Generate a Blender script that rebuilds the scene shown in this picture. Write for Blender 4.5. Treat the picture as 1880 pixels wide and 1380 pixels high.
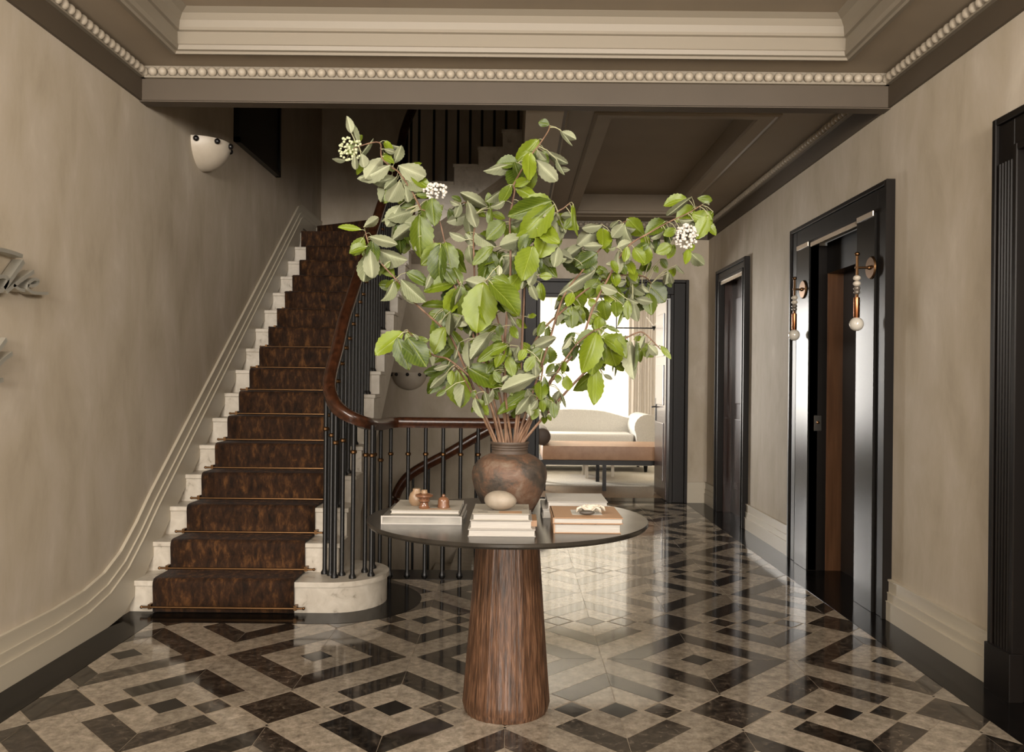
import bpy, bmesh, math, random
from mathutils import Vector, Matrix
random.seed(7)
SC = bpy.context.scene
COL = SC.collection
for o in list(bpy.data.objects): bpy.data.objects.remove(o)
PI = math.pi
# ------------------------------------------------------------------ camera
F, CX, CY, ROLL, EYE = 1530.0, 945.0, 700.0, 0.0100, 1.30
cam = bpy.data.cameras.new('camera'); camo = bpy.data.objects.new('camera', cam); COL.objects.link(camo)
cam.sensor_width = 36.0; cam.lens = 36.0*F/1880.0
cam.shift_x = -(CX-940.0)/1880.0; cam.shift_y = (CY-690.0)/1880.0
cam.clip_start = 0.05; cam.clip_end = 100
ca, sa = math.cos(ROLL), math.sin(ROLL)
camo.matrix_world = Matrix(((ca, -sa, 0, 0), (0, 0, -1, 0), (sa, ca, 0, EYE), (0, 0, 0, 1)))
SC.camera = camo
# ------------------------------------------------------------------ world, daylight, added fill lamps, exposure
w = bpy.data.worlds.new('world'); SC.world = w; w.use_nodes = True
bg = w.node_tree.nodes['Background']; bg.inputs[0].default_value = (1.0, 0.93, 0.82, 1); bg.inputs[1].default_value = 0.10
def area(name, loc, rot, sx, sy, power, col, spread=PI):
    l = bpy.data.lights.new(name, 'AREA'); l.shape = 'RECTANGLE'; l.size = sx; l.size_y = sy
    l.energy = power; l.color = col; l.spread = spread
    o = bpy.data.objects.new(name, l); COL.objects.link(o); o.location = loc; o.rotation_euler = rot
    return o
# daylight from the front windows behind the viewer, and from the window of the far sitting room; the other lamps are added fill
area('front_window_daylight', (0.0, -7.2, 2.2), (PI/2, 0, 0), 4.0, 1.3, 820, (1.0, 0.93, 0.85))
area('left_added_fill', (-1.95, 1.1, 2.45), (PI/2, 0, -math.radians(45)), 1.9, 0.6, 140, (1.0, 0.93, 0.85))  # added fill lamp out of view, brightens the right wall; no window here
area('right_added_fill', (1.95, 0.8, 2.45), (PI/2, 0, math.radians(45)), 1.9, 0.6, 160, (1.0, 0.93, 0.85))  # added fill lamp out of view, brightens the left wall and stairs
area('sitting_room_window_daylight', (0.9, 13.75, 1.45), (-PI/2, 0, 0), 4.2, 2.7, 105, (1.0, 0.96, 0.91))
area('sitting_room_added_fill', (-1.3, 12.9, 1.6), (PI/2, 0, -math.radians(131)), 1.5, 2.2, 260, (1.0, 0.96, 0.91), math.radians(130))  # added unseen lamp aimed through the doorway to lift the corridor's right wall
VS = SC.view_settings
VS.view_transform = 'Standard'; VS.look = 'None'; VS.gamma = 1.0; VS.use_curve_mapping = False; VS.exposure = 0.0
# ------------------------------------------------------------------ materials
def new_mat(name):
    m = bpy.data.materials.new(name); m.use_nodes = True
    nt = m.node_tree; return m, nt, nt.nodes['Principled BSDF']
def simple(name, col, rough=0.5, metal=0.0, coat=0.0, spec=0.5, sheen=0.0):
    m, nt, b = new_mat(name)
    b.inputs['Base Color'].default_value = (*col, 1); b.inputs['Roughness'].default_value = rough
    b.inputs['Metallic'].default_value = metal; b.inputs['Coat Weight'].default_value = coat
    b.inputs['Coat Roughness'].default_value = 0.08
    b.inputs['Specular IOR Level'].default_value = spec; b.inputs['Sheen Weight'].default_value = sheen
    return m
def noisy(name, stops, scale=4.0, stretch=(1, 1, 1), rough=0.5, detail=6.0, bump=0.0, bscale=None, metal=0.0, coat=0.0,
          rnd=0.0, distort=0.0, rough2=None, spec=0.5, rough_noise=0.55, sheen=0.0):
    m, nt, b = new_mat(name); N = nt.nodes; L = nt.links
    tc = N.new('ShaderNodeTexCoord'); mp = N.new('ShaderNodeMapping'); mp.inputs['Scale'].default_value = stretch
    L.new(tc.outputs['Object'], mp.inputs['Vector'])
    vec = mp.outputs['Vector']
    if rnd:
        oi = N.new('ShaderNodeObjectInfo'); ad = N.new('ShaderNodeVectorMath'); ad.operation = 'ADD'
        mu = N.new('ShaderNodeMath'); mu.operation = 'MULTIPLY'; mu.inputs[1].default_value = 37.0
        L.new(oi.outputs['Random'], mu.inputs[0]); L.new(vec, ad.inputs[0]); L.new(mu.outputs[0], ad.inputs[1]); vec = ad.outputs[0]
    nz = N.new('ShaderNodeTexNoise'); nz.inputs['Scale'].default_value = scale; nz.inputs['Detail'].default_value = detail
    nz.inputs['Distortion'].default_value = distort; nz.inputs['Roughness'].default_value = rough_noise
    L.new(vec, nz.inputs['Vector'])
    cr = N.new('ShaderNodeValToRGB'); L.new(nz.outputs['Fac'], cr.inputs['Fac'])
    el = cr.color_ramp.elements
    while len(el) < len(stops): el.new(0.5)
    for e, (p, c) in zip(el, stops): e.position = p; e.color = (*c, 1)
    out = cr.outputs['Color']
    if rnd:
        hs = N.new('ShaderNodeHueSaturation'); mr = N.new('ShaderNodeMapRange')
        mr.inputs['To Min'].default_value = 1-rnd; mr.inputs['To Max'].default_value = 1+rnd
        L.new(oi.outputs['Random'], mr.inputs['Value']); L.new(mr.outputs[0], hs.inputs['Value']); L.new(out, hs.inputs['Color']); out = hs.outputs['Color']
    L.new(out, b.inputs['Base Color'])
    b.inputs['Roughness'].default_value = rough; b.inputs['Metallic'].default_value = metal; b.inputs['Coat Weight'].default_value = coat
    b.inputs['Coat Roughness'].default_value = 0.08; b.inputs['Specular IOR Level'].default_value = spec; b.inputs['Sheen Weight'].default_value = sheen
    if rough2 is not None:
        mr2 = N.new('ShaderNodeMapRange'); mr2.inputs['To Min'].default_value = rough; mr2.inputs['To Max'].default_value = rough2
        L.new(nz.outputs['Fac'], mr2.inputs['Value']); L.new(mr2.outputs[0], b.inputs['Roughness'])
    if bump:
        n2 = N.new('ShaderNodeTexNoise'); n2.inputs['Scale'].default_value = bscale or scale*3; n2.inputs['Detail'].default_value = 4
        L.new(vec, n2.inputs['Vector']); bp = N.new('ShaderNodeBump'); bp.inputs['Strength'].default_value = bump; bp.inputs['Distance'].default_value = 0.01
        L.new(n2.outputs['Fac'], bp.inputs['Height']); L.new(bp.outputs['Normal'], b.inputs['Normal'])
    return m
M = {}
M['plaster'] = noisy('plaster', [(0.28, (0.37, 0.31, 0.225)), (0.45, (0.43, 0.365, 0.275)), (0.6, (0.47, 0.405, 0.32)), (0.75, (0.55, 0.485, 0.395))], 3.0, (1.4, 1.4, 0.6), 0.75, 6, 0.04, 20, distort=0.35, rough_noise=0.6)
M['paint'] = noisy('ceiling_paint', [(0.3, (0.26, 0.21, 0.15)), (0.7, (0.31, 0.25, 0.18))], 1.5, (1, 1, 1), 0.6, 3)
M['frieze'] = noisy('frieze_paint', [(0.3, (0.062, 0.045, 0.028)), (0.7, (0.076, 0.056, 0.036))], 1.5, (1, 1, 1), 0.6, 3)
M['moulding'] = simple('moulding_paint', (0.235, 0.20, 0.150), 0.5)
M['bead'] = simple('bead_paint', (0.38, 0.325, 0.25), 0.5)
M['skirting'] = simple('skirting_paint', (0.48, 0.425, 0.33), 0.4)
M['tile_light'] = noisy('light_stone_tile', [(0.33, (0.12, 0.097, 0.072)), (0.50, (0.25, 0.207, 0.155)), (0.64, (0.37, 0.31, 0.24))], 24, (1, 1, 1), 0.055, 10, 0.0, rnd=0.16, rough2=0.10, spec=0.75, rough_noise=0.78)
M['tile_dark'] = noisy('dark_marble_tile', [(0.38, (0.008, 0.0062, 0.005)), (0.48, (0.020, 0.015, 0.011)), (0.57, (0.050, 0.038, 0.028)), (0.68, (0.15, 0.118, 0.085))], 24, (1, 1, 1), 0.055, 11, 0.0, rnd=0.45, rough2=0.10, spec=0.7, distort=0.9, rough_noise=0.8)
M['tile_black'] = noisy('black_stone_tile', [(0.3, (0.006, 0.005, 0.0045)), (0.8, (0.014, 0.012, 0.010))], 12, (1, 1, 1), 0.13, 6)
M['grout'] = simple('pale_grout', (0.26, 0.21, 0.15), 0.4)
M['granite'] = noisy('black_granite', [(0.3, (0.004, 0.0035, 0.003)), (0.75, (0.010, 0.008, 0.007))], 14, (1, 1, 1), 0.14, 6, spec=0.10)
M['marble'] = noisy('cream_marble', [(0.27, (0.24, 0.205, 0.155)), (0.38, (0.48, 0.43, 0.355)), (0.6, (0.56, 0.51, 0.43)), (0.8, (0.62, 0.57, 0.49))], 13, (1, 1, 1), 0.35, 8, distort=0.8)
M['carpet'] = noisy('brown_velvet_carpet', [(0.34, (0.010, 0.0045, 0.002)), (0.52, (0.034, 0.014, 0.005)), (0.64, (0.095, 0.040, 0.012)), (0.78, (0.15, 0.070, 0.023))], 20, (1.4, 1.0, 0.55), 0.8, 8, 0.25, 90, distort=0.3, sheen=0.03, rough_noise=0.68, spec=0.2)
M['mahogany'] = noisy('polished_mahogany', [(0.3, (0.022, 0.008, 0.004)), (0.7, (0.075, 0.026, 0.011))], 6, (6, 1, 6), 0.28, 5, coat=0.2)
M['iron'] = simple('black_iron', (0.012, 0.0115, 0.011), 0.38, 0.3)
M['brass'] = simple('aged_brass', (0.17, 0.092, 0.042), 0.38, 1.0)
M['dull_brass'] = simple('dull_brass', (0.11, 0.058, 0.026), 0.45, 1.0)
M['ebony'] = noisy('ebonised_wood', [(0.3, (0.005, 0.004, 0.0035)), (0.7, (0.011, 0.008, 0.006))], 4, (1, 1, 0.2), 0.38, 4, spec=0.22)
M['walnut'] = noisy('brown_polished_wood', [(0.3, (0.10, 0.045, 0.02)), (0.7, (0.19, 0.09, 0.042))], 5, (6, 6, 0.4), 0.3, 4, coat=0.3)
M['redwood'] = noisy('dark_red_wood', [(0.3, (0.018, 0.006, 0.003)), (0.7, (0.045, 0.016, 0.008))], 5, (5, 5, 0.4), 0.3, 4, coat=0.3)
M['steel'] = simple('brushed_dark_metal', (0.30, 0.28, 0.25), 0.26, 1.0)
M['pilaster'] = simple('polished_black_lacquer', (0.010, 0.009, 0.008), 0.26, 0.0, spec=0.18)
M['reed'] = simple('reeded_silver_metal', (0.42, 0.36, 0.29), 0.3, 1.0)
M['oak'] = noisy('reeded_dark_oak', [(0.30, (0.022, 0.010, 0.005)), (0.5, (0.075, 0.034, 0.016)), (0.72, (0.19, 0.095, 0.05))], 40, (3.0, 3.0, 0.13), 0.42, 8, 0.35, 60, coat=0.1)
M['tabletop'] = noisy('dark_patinated_table_top', [(0.3, (0.022, 0.019, 0.015)), (0.7, (0.045, 0.038, 0.030))], 8, (1, 1, 1), 0.17, 5, rough2=0.26, metal=0.35)
M['clay'] = noisy('weathered_clay', [(0.34, (0.020, 0.015, 0.011)), (0.46, (0.052, 0.038, 0.027)), (0.56, (0.115, 0.060, 0.034)), (0.70, (0.17, 0.125, 0.09))], 9.0, (1, 1, 1), 0.6, 9, 0.25, 70, distort=0.5, rough_noise=0.65)
M['clay_dark'] = noisy('dark_clay', [(0.3, (0.035, 0.023, 0.015)), (0.7, (0.085, 0.058, 0.04))], 12, (1, 1, 6), 0.6, 5)
M['stone'] = noisy('smooth_river_stone', [(0.3, (0.19, 0.155, 0.115)), (0.6, (0.28, 0.235, 0.18)), (0.8, (0.33, 0.28, 0.22))], 14, (1, 1, 1), 0.6, 6)
M['paper'] = noisy('book_pages', [(0.3, (0.34, 0.315, 0.28)), (0.7, (0.41, 0.385, 0.345))], 30, (0.4, 0.4, 12), 0.7, 3)
M['white_cover'] = simple('white_book_cover', (0.35, 0.325, 0.29), 0.4)
M['cream_cover'] = noisy('cream_book_cover', [(0.4, (0.29, 0.262, 0.215)), (0.7, (0.34, 0.31, 0.255))], 10, (1, 1, 1), 0.45, 3)
M['tan_cover'] = simple('tan_book_cover', (0.34, 0.20, 0.11), 0.5)
M['print'] = simple('printed_panel', (0.42, 0.40, 0.36), 0.4)
M['print_dark'] = simple('dark_print', (0.06, 0.05, 0.04), 0.5)
M['silver'] = noisy('silvered_case', [(0.3, (0.10, 0.095, 0.08)), (0.7, (0.20, 0.185, 0.16))], 7, (1, 1, 1), 0.34, 4, metal=0.5)
M['terracotta'] = noisy('brown_turned_wood', [(0.3, (0.10, 0.042, 0.02)), (0.7, (0.19, 0.085, 0.042))], 10, (1, 1, 4), 0.3, 4, coat=0.4)
M['tan_ceramic'] = simple('tan_ceramic', (0.24, 0.155, 0.09), 0.4)
M['alabaster'] = noisy('alabaster', [(0.3, (0.42, 0.36, 0.28)), (0.7, (0.56, 0.50, 0.41))], 5, (1, 1, 1), 0.4, 5)
M['ball'] = simple('black_ball', (0.006, 0.005, 0.005), 0.3)
M['opal'] = simple('opal_glass_globe', (0.62, 0.58, 0.50), 0.15, coat=0.5)
M['glassbead'] = simple('smoky_glass_bead', (0.20, 0.17, 0.14), 0.08, 0.4, coat=0.5)
M['copper'] = simple('copper_tube', (0.42, 0.17, 0.075), 0.28, 1.0)
M['letter'] = simple('pale_metal_letter', (0.42, 0.40, 0.34), 0.35, 0.6)
M['panel_black'] = noisy('black_lacquer', [(0.3, (0.004, 0.004, 0.0035)), (0.7, (0.008, 0.007, 0.006))], 5, (1, 1, 0.2), 0.35, 3)
M['linen'] = noisy('white_boucle', [(0.3, (0.55, 0.53, 0.49)), (0.7, (0.65, 0.63, 0.58))], 60, (1, 1, 1), 0.9, 4, 0.1, 120)
M['leather'] = noisy('tan_leather', [(0.3, (0.30, 0.16, 0.085)), (0.7, (0.38, 0.22, 0.125))], 14, (1, 1, 1), 0.45, 4)
M['dark_leather'] = simple('dark_brown_leather', (0.05, 0.028, 0.016), 0.5)
M['rug'] = noisy('pale_rug', [(0.3, (0.52, 0.48, 0.41)), (0.7, (0.64, 0.60, 0.52))], 50, (1, 1, 1), 0.95, 4)
M['parquet'] = noisy('pale_wood_floor', [(0.3, (0.17, 0.11, 0.065)), (0.7, (0.25, 0.165, 0.10))], 6, (6, 1, 1), 0.3, 5)
M['white_wall'] = simple('white_wall', (0.62, 0.58, 0.50), 0.7)
M['twig'] = noisy('red_brown_twig', [(0.3, (0.075, 0.034, 0.018)), (0.7, (0.24, 0.14, 0.08))], 40, (1, 1, 0.3), 0.6, 4)
M['petiole'] = simple('pale_leaf_stalk', (0.34, 0.33, 0.19), 0.55)
M['petal'] = simple('white_petal', (0.52, 0.48, 0.42), 0.6)
M['bud'] = simple('green_bud', (0.40, 0.42, 0.25), 0.6)
M['lamp_white'] = simple('white_lamp', (0.8, 0.76, 0.68), 0.4)
def leaf_mat(name, c0, c1, vein, rough, trans):
    m, nt, b = new_mat(name); N = nt.nodes; L = nt.links
    tc = N.new('ShaderNodeTexCoord'); nz = N.new('ShaderNodeTexNoise'); nz.inputs['Scale'].default_value = 4; nz.inputs['Detail'].default_value = 4
    L.new(tc.outputs['Object'], nz.inputs['Vector'])
    oi = N.new('ShaderNodeObjectInfo')
    mx = N.new('ShaderNodeMix'); mx.data_type = 'RGBA'
    ad = N.new('ShaderNodeMath'); ad.operation = 'MULTIPLY_ADD'; ad.inputs[1].default_value = 0.5
    L.new(nz.outputs['Fac'], ad.inputs[0]); mu = N.new('ShaderNodeMath'); mu.operation = 'MULTIPLY_ADD'; mu.inputs[1].default_value = 0.75; mu.inputs[2].default_value = -0.12
    L.new(oi.outputs['Random'], mu.inputs[0]); L.new(mu.outputs[0], ad.inputs[2])
    L.new(ad.outputs[0], mx.inputs[0]); mx.inputs[6].default_value = (*c0, 1); mx.inputs[7].default_value = (*c1, 1)
    # pale midrib and side veins
    sx = N.new('ShaderNodeSeparateXYZ'); L.new(tc.outputs['Object'], sx.inputs[0])
    ab = N.new('ShaderNodeMath'); ab.operation = 'ABSOLUTE'; L.new(sx.outputs['X'], ab.inputs[0])
    lt = N.new('ShaderNodeMath'); lt.operation = 'LESS_THAN'; lt.inputs[1].default_value = 0.012; L.new(ab.outputs[0], lt.inputs[0])
    m1 = N.new('ShaderNodeMath'); m1.operation = 'MULTIPLY_ADD'; m1.inputs[1].default_value = -0.8; L.new(ab.outputs[0], m1.inputs[0]); L.new(sx.outputs['Y'], m1.inputs[2])
    m2 = N.new('ShaderNodeMath'); m2.operation = 'MULTIPLY'; m2.inputs[1].default_value = 9.0; L.new(m1.outputs[0], m2.inputs[0])
    fr = N.new('ShaderNodeMath'); fr.operation = 'FRACT'; L.new(m2.outputs[0], fr.inputs[0])
    l2 = N.new('ShaderNodeMath'); l2.operation = 'LESS_THAN'; l2.inputs[1].default_value = 0.13; L.new(fr.outputs[0], l2.inputs[0])
    h2 = N.new('ShaderNodeMath'); h2.operation = 'MULTIPLY'; h2.inputs[1].default_value = 0.40; L.new(l2.outputs[0], h2.inputs[0])
    mxx = N.new('ShaderNodeMath'); mxx.operation = 'MAXIMUM'; L.new(lt.outputs[0], mxx.inputs[0]); L.new(h2.outputs[0], mxx.inputs[1])
    mm = N.new('ShaderNodeMath'); mm.operation = 'MULTIPLY'; mm.inputs[1].default_value = 0.75; L.new(mxx.outputs[0], mm.inputs[0])
    mv = N.new('ShaderNodeMix'); mv.data_type = 'RGBA'; L.new(mm.outputs[0], mv.inputs[0]); L.new(mx.outputs[2], mv.inputs[6]); mv.inputs[7].default_value = (*vein, 1)
    L.new(mv.outputs[2], b.inputs['Base Color'])
    b.inputs['Roughness'].default_value = rough
    bp = N.new('ShaderNodeBump'); bp.inputs['Strength'].default_value = 0.4; bp.inputs['Distance'].default_value = 0.02
    L.new(fr.outputs[0], bp.inputs['Height']); L.new(bp.outputs['Normal'], b.inputs['Normal'])
    return m
M['leaf_top'] = leaf_mat('green_leaf_face', (0.014, 0.032, 0.001), (0.155, 0.205, 0.005), (0.20, 0.24, 0.035), 0.44, 0)
M['leaf_under'] = leaf_mat('pale_leaf_underside', (0.15, 0.17, 0.080), (0.36, 0.375, 0.245), (0.40, 0.41, 0.28), 0.7, 0)
def sheer(name, col, tr):
    m = bpy.data.materials.new(name); m.use_nodes = True; nt = m.node_tree; N = nt.nodes; L = nt.links
    N.remove(N['Principled BSDF']); out = N['Material Output']
    d = N.new('ShaderNodeBsdfDiffuse'); t = N.new('ShaderNodeBsdfTranslucent'); mx = N.new('ShaderNodeMixShader')
    d.inputs[0].default_value = (*col, 1); t.inputs[0].default_value = (*col, 1); mx.inputs[0].default_value = tr
    L.new(d.outputs[0], mx.inputs[1]); L.new(t.outputs[0], mx.inputs[2]); L.new(mx.outputs[0], out.inputs[0])
    return m
M['sheer'] = sheer('sheer_white_curtain', (0.92, 0.89, 0.82), 0.72)
M['drape'] = sheer('beige_drape', (0.50, 0.45, 0.385), 0.30)
# ------------------------------------------------------------------ mesh helpers
class MB:
    def __init__(s): s.v = []; s.f = []; s.m = []
    def add(s, vf, mat=0):
        v, f = vf; o = len(s.v); s.v += [tuple(p) for p in v]; s.f += [tuple(i+o for i in q) for q in f]; s.m += [mat]*len(f); return s
    def mesh(s, name):
        me = bpy.data.meshes.new(name); me.from_pydata(s.v, [], s.f); me.update(); return me
def V_box(x0, x1, y0, y1, z0, z1):
    v = [(x0, y0, z0), (x1, y0, z0), (x1, y1, z0), (x0, y1, z0), (x0, y0, z1), (x1, y0, z1), (x1, y1, z1), (x0, y1, z1)]
    return v, [(3, 2, 1, 0), (4, 5, 6, 7), (0, 1, 5, 4), (1, 2, 6, 5), (2, 3, 7, 6), (3, 0, 4, 7)]
def V_prism(poly, axis, a, b):
    """poly: 2-D points; axis 'X': (y,z) extruded over x; 'Y': (x,z) over y; 'Z': (x,y) over z"""
    def mk(p, t): return {'X': (t, p[0], p[1]), 'Y': (p[0], t, p[1]), 'Z': (p[0], p[1], t)}[axis]
    n = len(poly); v = [mk(p, a) for p in poly]+[mk(p, b) for p in poly]
    f = [tuple(range(n-1, -1, -1)), tuple(range(n, 2*n))]+[(i, (i+1) % n, n+(i+1) % n, n+i) for i in range(n)]
    return v, f
def V_lathe(prof, n=24, c=(0, 0, 0), axis='Z', cap=True):
    v = []; f = []
    for r, h in prof:
        for i in range(n):
            t = 2*PI*i/n; a, b = r*math.cos(t), r*math.sin(t)
            p = {'Z': (a, b, h), 'X': (h, a, b), 'Y': (b, h, a)}[axis]
            v.append((c[0]+p[0], c[1]+p[1], c[2]+p[2]))
    for k in range(len(prof)-1):
        for i in range(n):
            j = (i+1) % n; f.append((k*n+i, k*n+j, (k+1)*n+j, (k+1)*n+i))
    if cap:
        f.append(tuple(range(n-1, -1, -1))); f.append(tuple(range((len(prof)-1)*n, len(prof)*n)))
    return v, f
def V_sphere(c, r, nu=12, nv=8, sq=(1, 1, 1)):
    v = []; f = []
    for k in range(1, nv):
        ph = PI*k/nv
        for i in range(nu):
            t = 2*PI*i/nu; v.append((c[0]+sq[0]*r*math.sin(ph)*math.cos(t), c[1]+sq[1]*r*math.sin(ph)*math.sin(t), c[2]+sq[2]*r*math.cos(ph)))
    top = len(v); v.append((c[0], c[1], c[2]+sq[2]*r)); bot = len(v); v.append((c[0], c[1], c[2]-sq[2]*r))
    for k in range(nv-2):
        for i in range(nu):
            j = (i+1) % nu; f.append((k*nu+i, (k+1)*nu+i, (k+1)*nu+j, k*nu+j))
    for i in range(nu):
        j = (i+1) % nu; f.append((top, i, j)); f.append((bot, (nv-2)*nu+j, (nv-2)*nu+i))
    return v, f
def V_sweep(path, prof, up=(0, 0, 1), closed_prof=True, cap=True):
    P = [Vector(p) for p in path]; v = []; f = []; n = len(prof); up = Vector(up)
    for i, p in enumerate(P):
        d = (P[min(i+1, len(P)-1)]-P[max(i-1, 0)]).normalized()
        s = d.cross(up)
        if s.length < 1e-4: s = d.cross(Vector((0, 1, 0)))
        s.normalize(); u = s.cross(d).normalized()
        for a, b in prof: v.append(tuple(p+s*a+u*b))
    for k in range(len(P)-1):
        for i in range(n):
            j = (i+1) % n
            if not closed_prof and j == 0: continue
            f.append((k*n+i, k*n+j, (k+1)*n+j, (k+1)*n+i))
    if cap: f.append(tuple(range(n-1, -1, -1))); f.append(tuple(range((len(P)-1)*n, len(P)*n)))
    return v, f
def V_tube(path, r, n=6, r1=None):
    r1 = r if r1 is None else r1
    P = [Vector(p) for p in path]; v = []; f = []; m = len(P)
    for i, p in enumerate(P):
        d = (P[min(i+1, m-1)]-P[max(i-1, 0)]).normalized()
        s = d.cross(Vector((0.3, 0.9, 0.2)));  s.normalize(); u = s.cross(d)
        rr = r+(r1-r)*i/(m-1)
        for k in range(n):
            t = 2*PI*k/n; v.append(tuple(p+s*(rr*math.cos(t))+u*(rr*math.sin(t))))
    for k in range(m-1):
        for i in range(n):
            j = (i+1) % n; f.append((k*n+i, k*n+j, (k+1)*n+j, (k+1)*n+i))
    f.append(tuple(range(n-1, -1, -1))); f.append(tuple(range((m-1)*n, m*n)))
    return v, f
def spline(pts, n=8):
    P = [Vector(p) for p in pts]; out = []
    for i in range(len(P)-1):
        p0 = P[max(i-1, 0)]; p1 = P[i]; p2 = P[i+1]; p3 = P[min(i+2, len(P)-1)]
        for k in range(n):
            t = k/n
            out.append(0.5*((2*p1)+(p2-p0)*t+(2*p0-5*p1+4*p2-p3)*t*t+(3*p1-p0-3*p2+p3)*t**3))
    out.append(P[-1]); return out
def link(name, me, mat, parent=None, smooth=False, bevel=0, seg=2):
    mats = mat if isinstance(mat, (list, tuple)) else [mat]
    for q in mats: me.materials.append(M[q] if isinstance(q, str) else q)
    bm = bmesh.new(); bm.from_mesh(me)
    bmesh.ops.recalc_face_normals(bm, faces=bm.faces)
    if bevel: bmesh.ops.bevel(bm, geom=list(bm.edges), offset=bevel, segments=seg, affect='EDGES', profile=0.7, clamp_overlap=True)
    bm.to_mesh(me); bm.free()
    if smooth:
        for p in me.polygons: p.use_smooth = True
        try: me.set_sharp_from_angle(angle=math.radians(smooth if smooth is not True else 40))
        except Exception: pass
    o = bpy.data.objects.new(name, me); COL.objects.link(o)
    if parent: par(o, parent)
    return o
def par(o, p):
    o.parent = p
    base = Vector(p.location); q = p.parent
    o.matrix_parent_inverse = Matrix.Translation(-world_loc(p))
def world_loc(p):
    if p.parent is None: return Vector(p.location)
    return p.matrix_parent_inverse.translation+Vector(p.location)+world_loc(p.parent)
def ob(name, vf, mat, parent=None, smooth=False, bevel=0, seg=2):
    b = MB(); b.add(vf); return link(name, b.mesh(name), mat, parent, smooth, bevel, seg)
def box(name, x0, x1, y0, y1, z0, z1, mat, parent=None, bevel=0, seg=2, smooth=False):
    return ob(name, V_box(x0, x1, y0, y1, z0, z1), mat, parent, smooth, bevel, seg)
def obm(name, vfs, mat, parent=None, smooth=False, bevel=0):
    b = MB()
    for q in vfs: b.add(q)
    return link(name, b.mesh(name), mat, parent, smooth, bevel)
def tag(o, label, cat, group=None):
    o['label'] = label; o['category'] = cat
    if group: o['group'] = group
    return o
def thing(name, label, cat, loc=(0, 0, 0), group=None):
    o = bpy.data.objects.new(name, None); COL.objects.link(o); o.location = loc; o.empty_display_size = 0.1
    return tag(o, label, cat, group)
def S(o): o['kind'] = 'structure'; return o
def struct(name, loc=(0, 0, 0)):
    o = bpy.data.objects.new(name, None); COL.objects.link(o); o.location = loc; return S(o)
def inst(name, me, parent, loc, rotz=0.0):
    o = bpy.data.objects.new(name, me); COL.objects.link(o); par(o, parent); o.location = loc
    if rotz: o.rotation_euler = (0, 0, rotz)
    return o
def px(x, y, ax, v):
    """design aid: point of the photograph's line of sight on a plane of the room"""
    dx, dy = (x-CX)/F, -(y-CY)/F
    r = (dx*ca-dy*sa, 1.0, dx*sa+dy*ca); i = 'XYZ'.index(ax); t = (v-(0, 0, EYE)[i])/r[i]
    return Vector((t*r[0], t, EYE+t*r[2]))
XL, XR, YB = -2.128, 2.10, 9.08
ZF, ZB, ZS, ZC = 2.86, 3.015, 3.05, 3.25      # frieze foot, bead row, soffit, coffer ceiling
# ------------------------------------------------------------------ shell
NB = -7.5
wl = S(box('wall_left', XL-0.2, XL, NB, YB, -2.6, 6.0, 'plaster'))
wb = struct('wall_back', (0, YB, 0))
box('plaster_panel', XL-0.2, 0.07, YB, YB+0.2, -2.6, 6.0, 'plaster', wb)
box('plaster_panel', 0.07, XR+0.2, YB, YB+0.2, 2.40, 3.6, 'plaster', wb)
box('plaster_panel', 1.86, XR+0.2, YB, YB+0.2, 0.0, 2.40, 'plaster', wb)
wr = struct('wall_right', (XR, 0, 0))
D0, D1, D2 = (2.35, 3.60), (4.62, 6.25), (7.47, 8.56); ZD = 2.445
seg = [NB, D0[0]+0.1, D0[1]-0.1, D1[0]+0.05, D1[1]-0.05, D2[0]+0.08, D2[1]-0.08, YB]
for i in range(0, 8, 2): box('plaster_panel', XR, XR+0.2, seg[i], seg[i+1], 0.0, 3.6, 'plaster', wr)
for i in range(1, 7, 2): box('plaster_panel', XR, XR+0.2, seg[i], seg[i+1], ZD-0.09, 3.6, 'plaster', wr)
S(obm('wall_front', [V_box(XL-0.2, XR+0.2, NB-0.2, NB, 0, 3.6)], 'plaster'))
# upper stairwell enclosure
S(box('wall_stairwell', 0.05, 0.27, 4.70, YB, ZF, 6.0, 'paint'))
S(box('wall_upper', XL-0.2, 0.05, 4.70, 4.78, ZF, 6.0, 'paint'))
S(box('ceiling_stairwell', XL-0.2, 0.27, 4.70, YB+0.2, 6.0, 6.1, 'paint'))
# hall ceiling: frieze, bead row, soffit and coffer
ce = struct('ceiling', (0, 2, 3.05))
cx0, cx1, cy0, cy1 = -1.815, 1.745, -2.1, 4.44
for n, b in (('soffit', (XL-0.1, cx0, NB, 4.70)), ('soffit', (cx1, XR+0.1, NB, 4.70)), ('soffit', (cx0, cx1, cy1, 4.70)), ('soffit', (cx0, cx1, NB, cy0))):
    box(n, *b, ZS, ZC+0.15, 'paint', ce)
box('coffer_panel', cx0-0.02, cx1+0.02, cy0-0.02, cy1+0.02, ZC, ZC+0.14, 'paint', ce)
def frame_strip(name, x0, x1, y0, y1, prof, mat, parent):
    """mitred moulding round the inside of a rectangle; prof = (inset, z) points, closed"""
    n = len(prof); v = []; f = []
    for sxx, syy in ((0, 0), (1, 0), (1, 1), (0, 1)):
        for a, z in prof: v.append((x0+a if sxx == 0 else x1-a, y0+a if syy == 0 else y1-a, z))
    for k in range(4):
        for i in range(n):
            j = (i+1) % n; f.append((k*n+i, k*n+j, ((k+1) % 4)*n+j, ((k+1) % 4)*n+i))
    return ob(name, (v, f), mat, parent)
frame_strip('coffer_moulding', cx0, cx1, cy0, cy1, [(-0.045, ZS), (-0.045, ZS-0.010), (-0.018, ZS-0.016), (-0.012, ZS-0.004), (0.004, ZS), (0.010, ZS+0.022), (0.002, ZS+0.03), (0.0, ZS+0.1)][:8], 'moulding', ce)
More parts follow.
